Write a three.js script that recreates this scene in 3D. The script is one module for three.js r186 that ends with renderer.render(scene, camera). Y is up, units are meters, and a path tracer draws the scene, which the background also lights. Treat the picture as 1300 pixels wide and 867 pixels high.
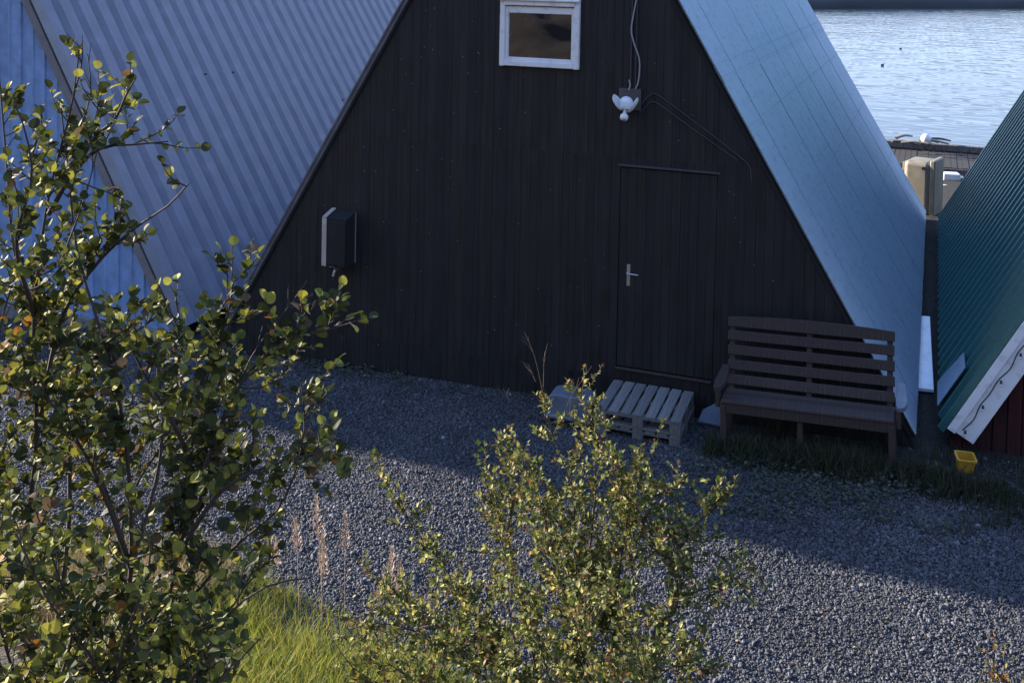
import * as THREE from 'three';
import { mergeGeometries as mergeRaw } from 'three/addons/utils/BufferGeometryUtils.js';
import { RoundedBoxGeometry } from 'three/addons/geometries/RoundedBoxGeometry.js';

// ---------------------------------------------------------------- camera, sky, sun, exposure
const scene = new THREE.Scene();
const camera = new THREE.PerspectiveCamera(64.0094, 1300 / 1733, 0.05, 3000);
camera.position.set(3.748, 4.08, 10.37);
camera.rotation.order = 'YXZ';
camera.rotation.set(-0.032995, 0.370678, 0.019712);
camera.setViewOffset(1300, 1733, 0, 866.5, 1300, 867);          // the photograph is the lower half of an upright picture
scene.add(camera);

const renderer = new THREE.WebGLRenderer({ antialias: true });
renderer.toneMapping = THREE.LinearToneMapping;
renderer.toneMappingExposure = 3.75;
renderer.shadowMap.enabled = true;

const SUN_EL = 16.2 * Math.PI / 180, SUN_AZ = 7.77 * Math.PI / 180;   // low, from the left, a little behind the row of houses
const toSun = new THREE.Vector3(-Math.cos(SUN_EL) * Math.cos(SUN_AZ), Math.sin(SUN_EL), -Math.cos(SUN_EL) * Math.sin(SUN_AZ));
const sun = new THREE.DirectionalLight(new THREE.Color(1, 0.91, 0.79), 5.0);
sun.position.copy(toSun).multiplyScalar(60); sun.target.position.set(0, 0, 0);
sun.castShadow = true; sun.shadow.mapSize.set(4096, 4096); sun.shadow.radius = 1;
Object.assign(sun.shadow.camera, { left: -40, right: 40, top: 40, bottom: -40, near: 1, far: 160 });
scene.add(sun, sun.target);

{ // clear sky: pale at the horizon, blue above, brighter round the sun
  const W = 512, H = 256, d = new Float32Array(W * H * 4), v = new THREE.Vector3();
  for (let j = 0; j < H; j++) for (let i = 0; i < W; i++) {
    const el = ((j + 0.5) / H - 0.5) * Math.PI, az = ((i + 0.5) / W - 0.5) * 2 * Math.PI;
    v.set(Math.cos(el) * Math.cos(az), Math.sin(el), Math.cos(el) * Math.sin(az));
    const t = Math.pow(Math.max(0, Math.sin(el)), 0.55), g = Math.pow(Math.max(0, v.dot(toSun)), 8), o = (j * W + i) * 4;
    const hz = [0.47, 0.57, 0.70], ze = [0.085, 0.185, 0.47], gl = [0.42, 0.36, 0.26];
    for (let c = 0; c < 3; c++) d[o + c] = 0.72 * (hz[c] + (ze[c] - hz[c]) * t + gl[c] * g);
    d[o + 3] = 1;
  }
  const t = new THREE.DataTexture(d, W, H, THREE.RGBAFormat, THREE.FloatType);
  t.mapping = THREE.EquirectangularReflectionMapping; t.magFilter = THREE.LinearFilter; t.needsUpdate = true;
  scene.background = t; scene.environment = t;
}

// ---------------------------------------------------------------- helpers
function rng(seed) { let s = seed >>> 0; return () => { s = (s + 0x6D2B79F5) | 0; let t = Math.imul(s ^ (s >>> 15), 1 | s); t = (t + Math.imul(t ^ (t >>> 7), 61 | t)) ^ t; return ((t ^ (t >>> 14)) >>> 0) / 4294967296; }; }
const R0 = rng(7), ran = (a, b, r = R0) => a + (b - a) * r();
const V = (x, y, z) => new THREE.Vector3(x, y, z);
const sstep = (a, b, x) => { const t = Math.min(1, Math.max(0, (x - a) / (b - a))); return t * t * (3 - 2 * t); };
function hash2(x, y, s) { let h = Math.imul(x, 374761393) + Math.imul(y, 668265263) + Math.imul(s, 2147483647 - 59); h = Math.imul(h ^ (h >>> 13), 1274126177); return ((h ^ (h >>> 16)) >>> 0) / 4294967296; }
function vnoise(x, y, per = 0, s = 1) {
  const xi = Math.floor(x), yi = Math.floor(y), fx = x - xi, fy = y - yi, u = fx * fx * (3 - 2 * fx), w = fy * fy * (3 - 2 * fy);
  const m = (a) => per ? ((a % per) + per) % per : a;
  const a = hash2(m(xi), m(yi), s), b = hash2(m(xi + 1), m(yi), s), c = hash2(m(xi), m(yi + 1), s), e = hash2(m(xi + 1), m(yi + 1), s);
  return a + (b - a) * u + (c - a) * w + (a - b - c + e) * u * w;
}
function fbm(x, y, oct, per = 0, s = 1) { let v = 0, a = 0.5, n = 0; for (let o = 0; o < oct; o++) { v += a * vnoise(x, y, per, s + o); n += a; a *= 0.5; x *= 2; y *= 2; per *= 2; } return v / n; }
function makeTex(W, H, fn, srgb = false) {        // fn(u,v) -> [r,g,b] 0..1
  const d = new Uint8Array(W * H * 4);
  for (let j = 0; j < H; j++) for (let i = 0; i < W; i++) {
    const c = fn((i + 0.5) / W, (j + 0.5) / H), o = (j * W + i) * 4;
    for (let k = 0; k < 3; k++) d[o + k] = Math.max(0, Math.min(255, Math.round(255 * (Array.isArray(c) ? c[k] : c))));
    d[o + 3] = 255;
  }
  const t = new THREE.DataTexture(d, W, H); t.wrapS = t.wrapT = THREE.RepeatWrapping; t.magFilter = THREE.LinearFilter; t.minFilter = THREE.LinearMipmapLinearFilter; t.generateMipmaps = true;
  if (srgb) t.colorSpace = THREE.SRGBColorSpace; t.needsUpdate = true; return t;
}
const rep = (t, x, y) => { const c = t.clone(); c.repeat.set(x, y); c.needsUpdate = true; return c; };
const lin = (r, g, b) => new THREE.Color().setRGB(r, g, b);
const std = (o) => new THREE.MeshStandardMaterial(o), phy = (o) => new THREE.MeshPhysicalMaterial(o);

const used = {};
function numbered(n) { const k = used[n] = (used[n] ?? -1) + 1; return k ? n + '_' + String(k).padStart(3, '0') : n; }
function tag(o, label, category, group, kind) { o.userData.label = label; if (category) o.userData.category = category; if (group) o.userData.group = group; if (kind) o.userData.kind = kind; return o; }
function thing(name, label, category, pos = [0, 0, 0], turn = 0, group) { const g = new THREE.Group(); g.name = numbered(name); g.position.set(...pos); g.rotation.y = turn; scene.add(g); return tag(g, label, category, group); }
function part(name, geo, mat, parent) { const m = new THREE.Mesh(geo, mat); m.name = name; m.castShadow = m.receiveShadow = true; parent.add(m); return m; }
function solo(name, geo, mat, label, category, group) { const m = part(numbered(name), geo, mat, scene); return tag(m, label, category, group); }
function structure(name, geo, mat, label, category) { const m = part(name, geo, mat, scene); m.userData.kind = 'structure'; return tag(m, label, category); }
const mergeGeometries = (l) => mergeRaw(l.map((g) => g.index ? g.toNonIndexed() : g));
function rb(w, h, d, r = 0.006, seg = 1) { return new RoundedBoxGeometry(w, h, d, seg, Math.min(r, w / 2.01, h / 2.01, d / 2.01)); }
function bxuv(g, s = 1) {                        // uv in metres, by dominant normal
  g = g.index ? g.toNonIndexed() : g; const p = g.attributes.position, n = g.attributes.normal, uv = new Float32Array(p.count * 2);
  for (let i = 0; i < p.count; i++) { const ax = Math.abs(n.getX(i)), ay = Math.abs(n.getY(i)), az = Math.abs(n.getZ(i));
    const [a, b] = az >= ax && az >= ay ? [p.getX(i), p.getY(i)] : ax >= ay ? [p.getZ(i), p.getY(i)] : [p.getX(i), p.getZ(i)]; uv[i * 2] = a * s; uv[i * 2 + 1] = b * s; }
  g.setAttribute('uv', new THREE.BufferAttribute(uv, 2)); return g;
}
function tube(pts, r0, r1 = r0, radial = 6, seg) {   // tapered tube through points
  const c = pts.length === 2 ? new THREE.LineCurve3(pts[0], pts[1]) : new THREE.CatmullRomCurve3(pts, false, 'centripetal'), n = seg ?? Math.max(1, (pts.length - 1) * 3);
  const g = new THREE.TubeGeometry(c, n, 1, radial, false), p = g.attributes.position, q = V();
  for (let i = 0; i <= n; i++) { c.getPointAt(i / n, q); const r = r0 + (r1 - r0) * i / n; for (let j = 0; j <= radial; j++) { const k = i * (radial + 1) + j; p.setXYZ(k, q.x + (p.getX(k) - q.x) * r, q.y + (p.getY(k) - q.y) * r, q.z + (p.getZ(k) - q.z) * r); } }
  return g;
}
function prism(poly, depth, bevel = 0) {          // XY polygon extruded along +z
  const s = new THREE.Shape(poly.map(([x, y]) => new THREE.Vector2(x, y)));
  return new THREE.ExtrudeGeometry(s, { depth: depth - 2 * bevel, bevelEnabled: bevel > 0, bevelThickness: bevel, bevelSize: bevel, bevelOffset: -bevel, bevelSegments: 1 }).translate(0, 0, bevel);
}
function basis(ex, ey, ez, o) { return new THREE.Matrix4().makeBasis(ex, ey, ez).setPosition(o); }

// ground height: gravel yard, bank rising to the camera and hill behind it, shore behind the houses
const footZ = (x) => 4.1 + 0.4 * sstep(0.2, 1.8, x) + 0.12 * Math.sin(x * 1.7);
function groundY(x, z) {
  let y = -0.28 + 0.028 * (Math.max(-7, Math.min(5, x)) - 1);
  if (z < -11) y -= 0.02 * (-11 - z);
  if (z < -14.5) y -= 2.6 * sstep(-14.5, -19, z);
  const f = footZ(x);
  if (z > f) { const s = z - f; y += 0.44 * (s - 0.5 * (1 - Math.exp(-s * 2))); if (z > 9.5) y += 0.35 * (fbm(x * 0.6, z * 0.6, 4, 0, 5) - 0.5) * sstep(9.5, 12, z) * 2; }
  y += 0.02 * (fbm(x * 0.9 + 31, z * 0.9 + 11, 3, 0, 9) - 0.5) * 2;
  return y;
}

// ---------------------------------------------------------------- textures
const T_grain = makeTex(256, 512, (u, v) => 0.35 * fbm(u * 32, v * 3, 3, 0, 3) + 0.65 * vnoise(u * 64, v * 6, 0, 12));
const T_streak = makeTex(512, 512, (u, v) => {      // tarred boards: vertical brush streaks and small chips
  const s = 0.6 * fbm(u * 64, v * 3, 3, 64, 21) + 0.4 * fbm(u * 12, v * 9, 3, 12, 22); let k = 0.62 + 1.9 * (s - 0.5);
  const chip = vnoise(u * 128, v * 64, 128, 33); const c = chip > 0.975 ? 0.5 : 0;
  return [Math.min(1, 0.62 * k + c), Math.min(1, 0.62 * k + c), Math.min(1, 0.64 * k + c)];
});
const T_mottle = makeTex(512, 512, (u, v) => { const k = 0.72 + 0.5 * (fbm(u * 8, v * 8, 5, 8, 41) - 0.5) + 0.14 * (vnoise(u * 128, v * 128, 128, 42) - 0.5); return [k, k, k]; });
const T_light = makeTex(256, 256, (u, v) => { const k = 0.93 + 0.12 * (fbm(u * 6, v * 6, 4, 6, 44) - 0.5) - (fbm(u * 20, v * 20, 3, 20, 45) > 0.66 ? 0.12 : 0); return [k, k, k]; });
const T_dirt = makeTex(512, 512, (u, v) => { const k = 0.8 + 0.25 * (fbm(u * 6, v * 6, 5, 6, 51) - 0.5) + 0.16 * (fbm(u * 40, v * 2, 3, 40, 52) - 0.5); return [k, k, k]; });
const T_soil = makeTex(512, 512, (u, v) => { const a = fbm(u * 16, v * 16, 5, 16, 61), b = vnoise(u * 128, v * 128, 128, 62); const k = 0.45 + 0.7 * (a - 0.4) + 0.5 * (b - 0.5); return [k, k, k]; });
const T_wood = makeTex(256, 512, (u, v) => { const w = 0.5 * fbm(u * 24, v * 2, 3, 24, 71) + 0.5 * vnoise(u * 64, v * 5, 64, 72); const k = 0.6 + 0.8 * (w - 0.5); return [k, k * 0.99, k * 0.97]; });
const T_wave = makeTex(512, 512, (u, v) => 0.45 * fbm(u * 8, v * 8, 3, 8, 81) + 0.4 * fbm(u * 24, v * 24, 2, 24, 82) + 0.15 * vnoise(u * 96, v * 96, 96, 83));

// ---------------------------------------------------------------- materials
const M = {
  tar: std({ color: lin(0.0235, 0.0235, 0.0255), map: T_streak, roughness: 0.62, bumpMap: T_streak, bumpScale: 0.002 }),
  tar2: std({ color: lin(0.028, 0.028, 0.030), map: T_streak, roughness: 0.55, bumpMap: T_streak, bumpScale: 0.002 }),
  tar3: std({ color: lin(0.020, 0.020, 0.022), map: T_streak, roughness: 0.7, bumpMap: T_streak, bumpScale: 0.002 }),
  dark: std({ color: lin(0.009, 0.009, 0.0095), roughness: 0.9 }),
  roofGrey: std({ color: lin(0.395, 0.472, 0.545), map: T_light, roughness: 0.42, metalness: 0.25 }),
  roofOld: std({ color: lin(0.20, 0.21, 0.27), map: T_dirt, roughness: 0.5, metalness: 0.1 }),
  roofGreen: std({ color: lin(0.0135, 0.102, 0.088), map: T_light, roughness: 0.3 }),
  flashing: std({ color: lin(0.20, 0.20, 0.23), map: T_mottle, roughness: 0.5, metalness: 0.3 }),
  bargeBrown: std({ color: lin(0.23, 0.215, 0.225), map: T_dirt, roughness: 0.75 }),
  blueClad: std({ color: lin(0.28, 0.45, 0.76), map: T_mottle, roughness: 0.5 }),
  concrete: std({ color: lin(0.25, 0.25, 0.24), map: T_mottle, roughness: 0.95 }),
  white: std({ color: lin(0.86, 0.86, 0.86), map: T_light, roughness: 0.5 }),
  whitePlastic: std({ color: lin(0.80, 0.81, 0.82), roughness: 0.35 }),
  cable: std({ color: lin(0.30, 0.30, 0.31), roughness: 0.6 }),
  cableDark: std({ color: lin(0.045, 0.045, 0.05), roughness: 0.6 }),
  pale: std({ color: lin(0.62, 0.52, 0.45), map: T_mottle, roughness: 0.6 }),
  alu: std({ color: lin(0.55, 0.55, 0.56), roughness: 0.35, metalness: 0.9 }),
  steel: std({ color: lin(0.4, 0.42, 0.46), roughness: 0.4, metalness: 0.6 }),
  plateBrown: std({ color: lin(0.13, 0.10, 0.10), map: T_mottle, roughness: 0.8 }),
  benchWood: std({ color: lin(0.066, 0.045, 0.040), map: rep(T_wood, 6, 1), roughness: 0.8, bumpMap: rep(T_wood, 6, 1), bumpScale: 0.002 }),
  benchWood2: std({ color: lin(0.092, 0.066, 0.060), map: rep(T_wood, 6, 1), roughness: 0.8, bumpMap: rep(T_wood, 6, 1), bumpScale: 0.002 }),
  palletWood: std({ color: lin(0.285, 0.28, 0.28), map: rep(T_wood, 6, 1), roughness: 0.9, bumpMap: rep(T_wood, 6, 1), bumpScale: 0.002 }),
  palletWood2: std({ color: lin(0.225, 0.22, 0.22), map: rep(T_wood, 6, 1), roughness: 0.9, bumpMap: rep(T_wood, 6, 1), bumpScale: 0.002 }),
  redWall: std({ color: lin(0.085, 0.012, 0.012), map: T_streak, roughness: 0.7 }),
  glass: phy({ color: lin(1, 1, 1), transmission: 1, thickness: 0, roughness: 0.01, ior: 2.0 }),
  curtain: std({ color: lin(0.05, 0.04, 0.036), roughness: 0.9 }),
  yellow: std({ color: lin(0.75, 0.40, 0.035), map: T_mottle, roughness: 0.55 }),
  tub: std({ color: lin(0.33, 0.285, 0.205), map: T_mottle, roughness: 0.6 }),
  tubStain: std({ color: lin(0.22, 0.165, 0.10), map: T_mottle, roughness: 0.7 }),
  greyBlue: std({ color: lin(0.16, 0.19, 0.24), map: T_mottle, roughness: 0.55 }),
  pierWood: std({ color: lin(0.028, 0.026, 0.026), map: T_wood, roughness: 0.9 }),
  pierGrey: std({ color: lin(0.20, 0.195, 0.19), map: T_wood, roughness: 0.9 }),
  bark: std({ color: lin(0.075, 0.055, 0.045), map: T_mottle, roughness: 0.9 }),
  barkPale: std({ color: lin(0.22, 0.19, 0.17), map: T_mottle, roughness: 0.9 }),
};

// ---------------------------------------------------------------- the setting
{ // ground sheet: yard, bank, hill behind the camera, shore
  const xs = [], zs = [];
  for (let x = -220; x < -14; x += 4 + Math.max(0, (-x - 30) * 0.12)) xs.push(x);
  for (let x = -14; x <= 12; x += 0.16) xs.push(x);
  for (let x = 14; x < 240; x += 4 + Math.max(0, (x - 30) * 0.12)) xs.push(x);
  for (let z = -24; z < -1; z += 0.5) zs.push(z);
  for (let z = -1; z < 13; z += 0.16) zs.push(z);
  for (let z = 13; z < 26; z += 0.5) zs.push(z);
  for (let z = 26; z < 200; z += 5) zs.push(z);
  const P = [], C = [], U = [], I = [], nx = xs.length;
  const gravel = [0.036, 0.038, 0.043], earth = [0.03, 0.026, 0.02], heath = [0.085, 0.055, 0.035], turf = [0.09, 0.10, 0.03];
  for (const z of zs) for (const x of xs) {
    P.push(x, groundY(x, z), z); U.push(x, z);
    const n = fbm(x * 1.3, z * 1.3, 3, 0, 14), n2 = fbm(x * 0.5 + 7, z * 0.5, 3, 0, 15);
    let c = gravel.slice();
    const mix = (d, k) => { for (let i = 0; i < 3; i++) c[i] += (d[i] - c[i]) * k; };
    mix(earth, Math.max(sstep(-0.2, -0.6, z), sstep(1.9, 2.5, x) * sstep(1.5, 0.7, z + (n - 0.5) * 1.4)));
    const b = sstep(-0.15, 0.15, z - footZ(x) + (n - 0.5) * 0.6); mix(n2 > 0.5 ? turf : heath, b); mix(heath, b * sstep(5.2, 6.5, z)); { const k = 1 + b * 1.5 * (fbm(x * 2.3, z * 2.3, 4, 0, 16) - 0.55); c = c.map((q) => q * Math.max(0.25, k)); }
    C.push(...c);
  }
  for (let j = 0; j < zs.length - 1; j++) for (let i = 0; i < nx - 1; i++) { const a = j * nx + i; I.push(a, a + nx, a + 1, a + 1, a + nx, a + nx + 1); }
  const g = new THREE.BufferGeometry();
  g.setAttribute('position', new THREE.Float32BufferAttribute(P, 3)); g.setAttribute('uv', new THREE.Float32BufferAttribute(U, 2)); g.setAttribute('color', new THREE.Float32BufferAttribute(C, 3));
  g.setIndex(I); g.computeVertexNormals();
  structure('ground', g, std({ vertexColors: true, map: T_soil, bumpMap: T_soil, bumpScale: 0.02, roughness: 0.95 }), 'dark grey gravel yard running up to a rough bank', 'ground');
}
{ // sea
  const g = new THREE.PlaneGeometry(1400, 420, 1, 1).rotateX(-Math.PI / 2).translate(0, -1.6, -226);
  const uv = g.attributes.uv, p = g.attributes.position; for (let i = 0; i < uv.count; i++) uv.setXY(i, p.getX(i) / 41, p.getZ(i) / 23);
  structure('sea', g, phy({ color: lin(0.03, 0.06, 0.085), roughness: 0.06, ior: 1.34, bumpMap: T_wave, bumpScale: 0.085 }), 'calm pale blue fjord water behind the houses', 'water');
}
{ // far shore with a dark rocky strand and a low hill behind
  const P = [], I = [], C = [], nx = 160, rows = [[-3, 0], [0.0, 1], [1.1, 2.5], [1.6, 5], [2.2, 14], [3.0, 30], [4.5, 60], [6, 110], [8, 170]];
  for (let j = 0; j < rows.length; j++) for (let i = 0; i <= nx; i++) {
    const x = -260 + 640 * i / nx, shore = -172 - 1.15 * (x - 2) - 0.0 * x + 6 * (fbm(x * 0.05, 3, 3, 0, 90) - 0.5);
    const y = -1.6 + rows[j][0] * (0.75 + 0.5 * fbm(x * 0.08, j * 3.1, 3, 0, 91));
    P.push(x, y, shore - rows[j][1] - (j > 0 && j < 4 ? 1.5 * (hash2(i, j, 5) - 0.5) : 0));
    const c = j < 4 ? [0.028, 0.028, 0.03] : [0.075, 0.07, 0.05]; const k = 0.7 + 0.6 * hash2(i, j, 8); C.push(c[0] * k, c[1] * k, c[2] * k);
  }
  for (let j = 0; j < rows.length - 1; j++) for (let i = 0; i < nx; i++) { const a = j * (nx + 1) + i; I.push(a, a + 1, a + nx + 1, a + 1, a + nx + 2, a + nx + 1); }
  const g = new THREE.BufferGeometry(); g.setAttribute('position', new THREE.Float32BufferAttribute(P, 3)); g.setAttribute('color', new THREE.Float32BufferAttribute(C, 3)); g.setIndex(I); g.computeVertexNormals();
  structure('far_shore', g, std({ vertexColors: true, roughness: 0.95 }), 'dark rocky strand and low hill across the water', 'shore');
}
{ // loose gravel of the yard
  const base = new THREE.IcosahedronGeometry(1, 0), p = base.attributes.position;
  const variants = [0, 1, 2].map((s) => { const g = base.clone(), q = g.attributes.position; for (let i = 0; i < q.count; i++) { const k = 0.72 + 0.56 * hash2(Math.round(p.getX(i) * 50), Math.round(p.getY(i) * 50 + p.getZ(i) * 90), s + 3); q.setXYZ(i, p.getX(i) * k, p.getY(i) * k * 0.75, p.getZ(i) * k); } g.computeVertexNormals(); return g; });
  const r = rng(99), mats = [[], [], []], cols = [[], [], []], m = new THREE.Matrix4(), q = new THREE.Quaternion(), e = new THREE.Euler();
  for (let i = 0; i < 430000; i++) {
    const x = ran(-8.2, 6.2, r), z = ran(0.02, 4.7, r);
    if (z > footZ(x) + ran(-0.1, 0.35, r)) continue;
    if (x > 2 && z < 1.3 && r() < 0.8 * sstep(2, 2.5, x) * sstep(1.3, 0.7, z)) continue;
    const pt = fbm(x * 0.9 + 2, z * 1.4, 3, 0, 18); if (r() > 0.45 + 1.1 * pt) continue;
    const s = (r() < 0.03 ? ran(0.013, 0.020, r) : ran(0.0045, 0.0105, r)) * (0.72 + 0.5 * pt), k = i % 3;
    e.set(r() * 6.3, r() * 6.3, r() * 6.3); q.setFromEuler(e);
    m.compose(V(x, groundY(x, z) + s * ran(0.0, 0.75, r), z), q, V(s * ran(0.8, 1.4, r), s, s * ran(0.8, 1.2, r)));
    mats[k].push(m.clone()); const t = (0.024 + 0.078 * r()) * (0.8 + 0.4 * fbm(x * 1.6, z * 1.6 + 9, 3, 0, 19)) * (r() < 0.03 ? 2.0 : 1); cols[k].push(lin(t * 0.98, t * 0.985, t * 1.10));
  }
  for (let k = 0; k < 3; k++) {
    const im = new THREE.InstancedMesh(variants[k], std({ color: 0xffffff, roughness: 0.78 }), mats[k].length); im.name = numbered('gravel'); im.castShadow = im.receiveShadow = true;
    mats[k].forEach((mm, i) => { im.setMatrixAt(i, mm); im.setColorAt(i, cols[k][i]); }); scene.add(im);
    tag(im, ['loose dark basalt gravel covering the yard', 'loose dark basalt gravel covering the yard, second size', 'loose dark basalt gravel covering the yard, third size'][0], 'gravel', 'gravel of the yard', 'stuff');
  }
}

// ---------------------------------------------------------------- A-frame houses
const frame = (s) => { const th = Math.atan(s); return { c: Math.cos(th), sn: Math.sin(th) }; };
function sheetGeo(width, length, pitch, kind, amp, nLen = 4, bend = 0.003, seed = 1) {
  const prof = []; const n = Math.round(width / pitch);
  if (kind === 'sine') { const k = 8; for (let i = 0; i <= n * k; i++) prof.push([i / k * pitch, amp * Math.cos(2 * Math.PI * i / k)]); }
  else { // trapezoid: pan, rise, crown, fall
    const [a, b, c2] = kind; for (let i = 0; i < n; i++) { const o = i * pitch; prof.push([o, 0], [o + a * pitch, 0], [o + b * pitch, amp], [o + c2 * pitch, amp]); } prof.push([n * pitch, 0]); }
  const P = [], U = [], I = [], w = prof.length;
  for (let j = 0; j <= nLen; j++) for (let i = 0; i < w; i++) { const y = length * j / nLen; P.push(prof[i][0], y, prof[i][1] + bend * (vnoise(prof[i][0] * 2.5, y * 1.1, 0, seed) - 0.5)); U.push(prof[i][0] + seed * 0.37, y + seed * 0.61); }
  for (let j = 0; j < nLen; j++) for (let i = 0; i < w - 1; i++) { const a = j * w + i; I.push(a, a + 1, a + w, a + 1, a + w + 1, a + w); }
  let g = new THREE.BufferGeometry(); g.setAttribute('position', new THREE.Float32BufferAttribute(P, 3)); g.setAttribute('uv', new THREE.Float32BufferAttribute(U, 2)); g.setIndex(I);
  if (kind !== 'sine') g = g.toNonIndexed(); g.computeVertexNormals(); return g;
}
// lays sheets on one slope of a house; local frame of the house: x across, y up, facade at z = 0, house runs to z = -L
function layRoof(house, side, s, half, eaveY, apexY, z0, L, opt) {
  const { c, sn } = frame(s), u = V(-side * c, sn, 0), n = V(side * sn, c, 0), ex = V(0, 0, -side);
  const x0 = side * (half - eaveY / s), len = (apexY - eaveY) / sn, cols = Math.ceil(L / opt.sheet - 0.01);
  const rows = opt.rows, rowLen = len / rows, geos = [0, 1, 2].map((k) => sheetGeo(opt.sheet + opt.lap, rowLen + (rows > 1 ? 0.12 : 0), opt.pitch, opt.kind, opt.amp, opt.nLen ?? 4, opt.bend ?? 0.004, k + 1));
  const r = rng(opt.seed ?? 5);
  for (let j = 0; j < rows; j++) for (let i = 0; i < cols; i++) {
    const k = Math.floor(r() * 3), lift = 0.03 + j * 0.006 + (i % 2) * 0.002 + 0.001 * r();
    const zA = side > 0 ? z0 - i * opt.sheet : z0 - (i + 1) * opt.sheet;
    const o = V(x0, eaveY, zA).addScaledVector(u, j * rowLen - (j ? 0.06 : 0)).addScaledVector(n, lift);
    const m = part('roof_sheet', geos[k], opt.mat, house); m.applyMatrix4(basis(ex, u, n, o)); m.rotateZ((r() - 0.5) * 0.0012);
  }
  // rows of fixing screws
  const sg = [], dome = new THREE.SphereGeometry(0.007, 5, 3, 0, 6.3, 0, 1.6).rotateX(Math.PI / 2);
  for (const d of opt.screws ?? []) for (let i = 0; i < L / (opt.pitch * (opt.every ?? 1)); i++) { const g = dome.clone(); const zA = z0 - (i * (opt.every ?? 1) + (opt.crown ?? 0)) * opt.pitch; g.applyMatrix4(basis(ex, u, n, V(x0, eaveY, zA).addScaledVector(u, d).addScaledVector(n, 0.036 + opt.amp + (d > rowLen ? 0.006 : 0)))); sg.push(g); }
  if (sg.length) { const m = part('roof_screws', mergeGeometries(sg), M.steel, house); m.userData.kind = 'stuff'; }
  // boarding under the sheets
  const sh = [V(x0, eaveY, z0), V(x0, eaveY, z0 - L)].map((q) => q.clone()); const g = rb(L - 0.02, len - 0.02, 0.03, 0.004); g.translate((L) / 2, len / 2, 0.0);
  const o = V(x0, eaveY, side > 0 ? z0 : z0 - L).addScaledVector(n, -0.012); const m = part('roof_boarding', g, M.dark, house); m.applyMatrix4(basis(ex, u, n, o));
  return { u, n, ex, x0, len };
}
function rakeStrip(house, name, side, s, half, y0, y1, z, w, t, off, mat, lift = 0) {   // straight strip along a front rake, w along the roof normal (downwards), t thick in z
  const { c, sn } = frame(s), u = V(-side * c, sn, 0), n = V(side * sn, c, 0), len = (y1 - y0) / sn;
  const g = bxuv(rb(len, w, t, 0.004)); g.translate(len / 2, -w / 2, t / 2);
  const o = V(side * (half - y0 / s), y0, z).addScaledVector(n, off + lift), m = part(name, g, mat, house);
  m.applyMatrix4(basis(u, n, V().crossVectors(u, n), o)); if (side > 0) m.position.z += t; return m;
}
function rakeCap(house, side, s, half, y0, y1, zf, w, off, mat) {   // flat flashing over the front edge of the sheets
  const { c, sn } = frame(s), u = V(-side * c, sn, 0), n = V(side * sn, c, 0), ex = V(0, 0, -side), len = (y1 - y0) / sn, g = bxuv(rb(w, len, 0.012, 0.004)); g.translate(side > 0 ? w / 2 : -w / 2, len / 2, 0);
  const m = part('rake_cap', g, mat, house); m.applyMatrix4(basis(ex, u, n, V(side * (half - y0 / s), y0, zf).addScaledVector(n, off))); return m;
}
function boardGeo(x0, x1, yb, top0, top1, t, ch) {   // vertical board with chamfered front arrises; top follows the rake
  const prof = [[x0, 0], [x0, t - ch], [x0 + ch, t], [x1 - ch, t], [x1, t - ch], [x1, 0]], ty = (x) => top0 + (top1 - top0) * (x - x0) / (x1 - x0), P = [], I = [], U = [], n = prof.length;
  for (const [x, z] of prof) { P.push(x, yb, z, x, ty(x), z); U.push((x + z) / 1.1, yb / 2.2, (x + z) / 1.1, ty(x) / 2.2); }
  for (let i = 0; i < n - 1; i++) { const a = 2 * i; I.push(a, a + 2, a + 1, a + 1, a + 2, a + 3); }
  for (let i = 1; i < n - 1; i++) { I.push(1, 2 * i + 1, 2 * i + 3); I.push(0, 2 * i + 2, 2 * i); }
  let g = new THREE.BufferGeometry(); g.setAttribute('position', new THREE.Float32BufferAttribute(P, 3)); g.setAttribute('uv', new THREE.Float32BufferAttribute(U, 2)); g.setIndex(I); g = g.toNonIndexed(); 
  // outward faces
  const q = g.attributes.position, cx = (x0 + x1) / 2, cy = (yb + (top0 + top1) / 2) / 2, cz = t / 2, a = V(), b = V(), c = V(), nn = V();
  for (let i = 0; i < q.count; i += 3) { a.fromBufferAttribute(q, i); b.fromBufferAttribute(q, i + 1); c.fromBufferAttribute(q, i + 2); nn.crossVectors(b.clone().sub(a), c.clone().sub(a)); const m = a.clone().add(b).add(c).divideScalar(3).sub(V(cx, cy, cz)); if (Math.abs(m.y) > 0 && nn.dot(V(m.x / 0.05, 0, m.z / 0.02)) < 0 && Math.abs(nn.y) < 1e-9) { for (const at of ['position', 'uv']) { const A = g.attributes[at], k = A.itemSize; for (let d = 0; d < k; d++) { const t1 = A.array[(i + 1) * k + d]; A.array[(i + 1) * k + d] = A.array[(i + 2) * k + d]; A.array[(i + 2) * k + d] = t1; } } } }
  g.computeVertexNormals(); return g;
}

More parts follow.
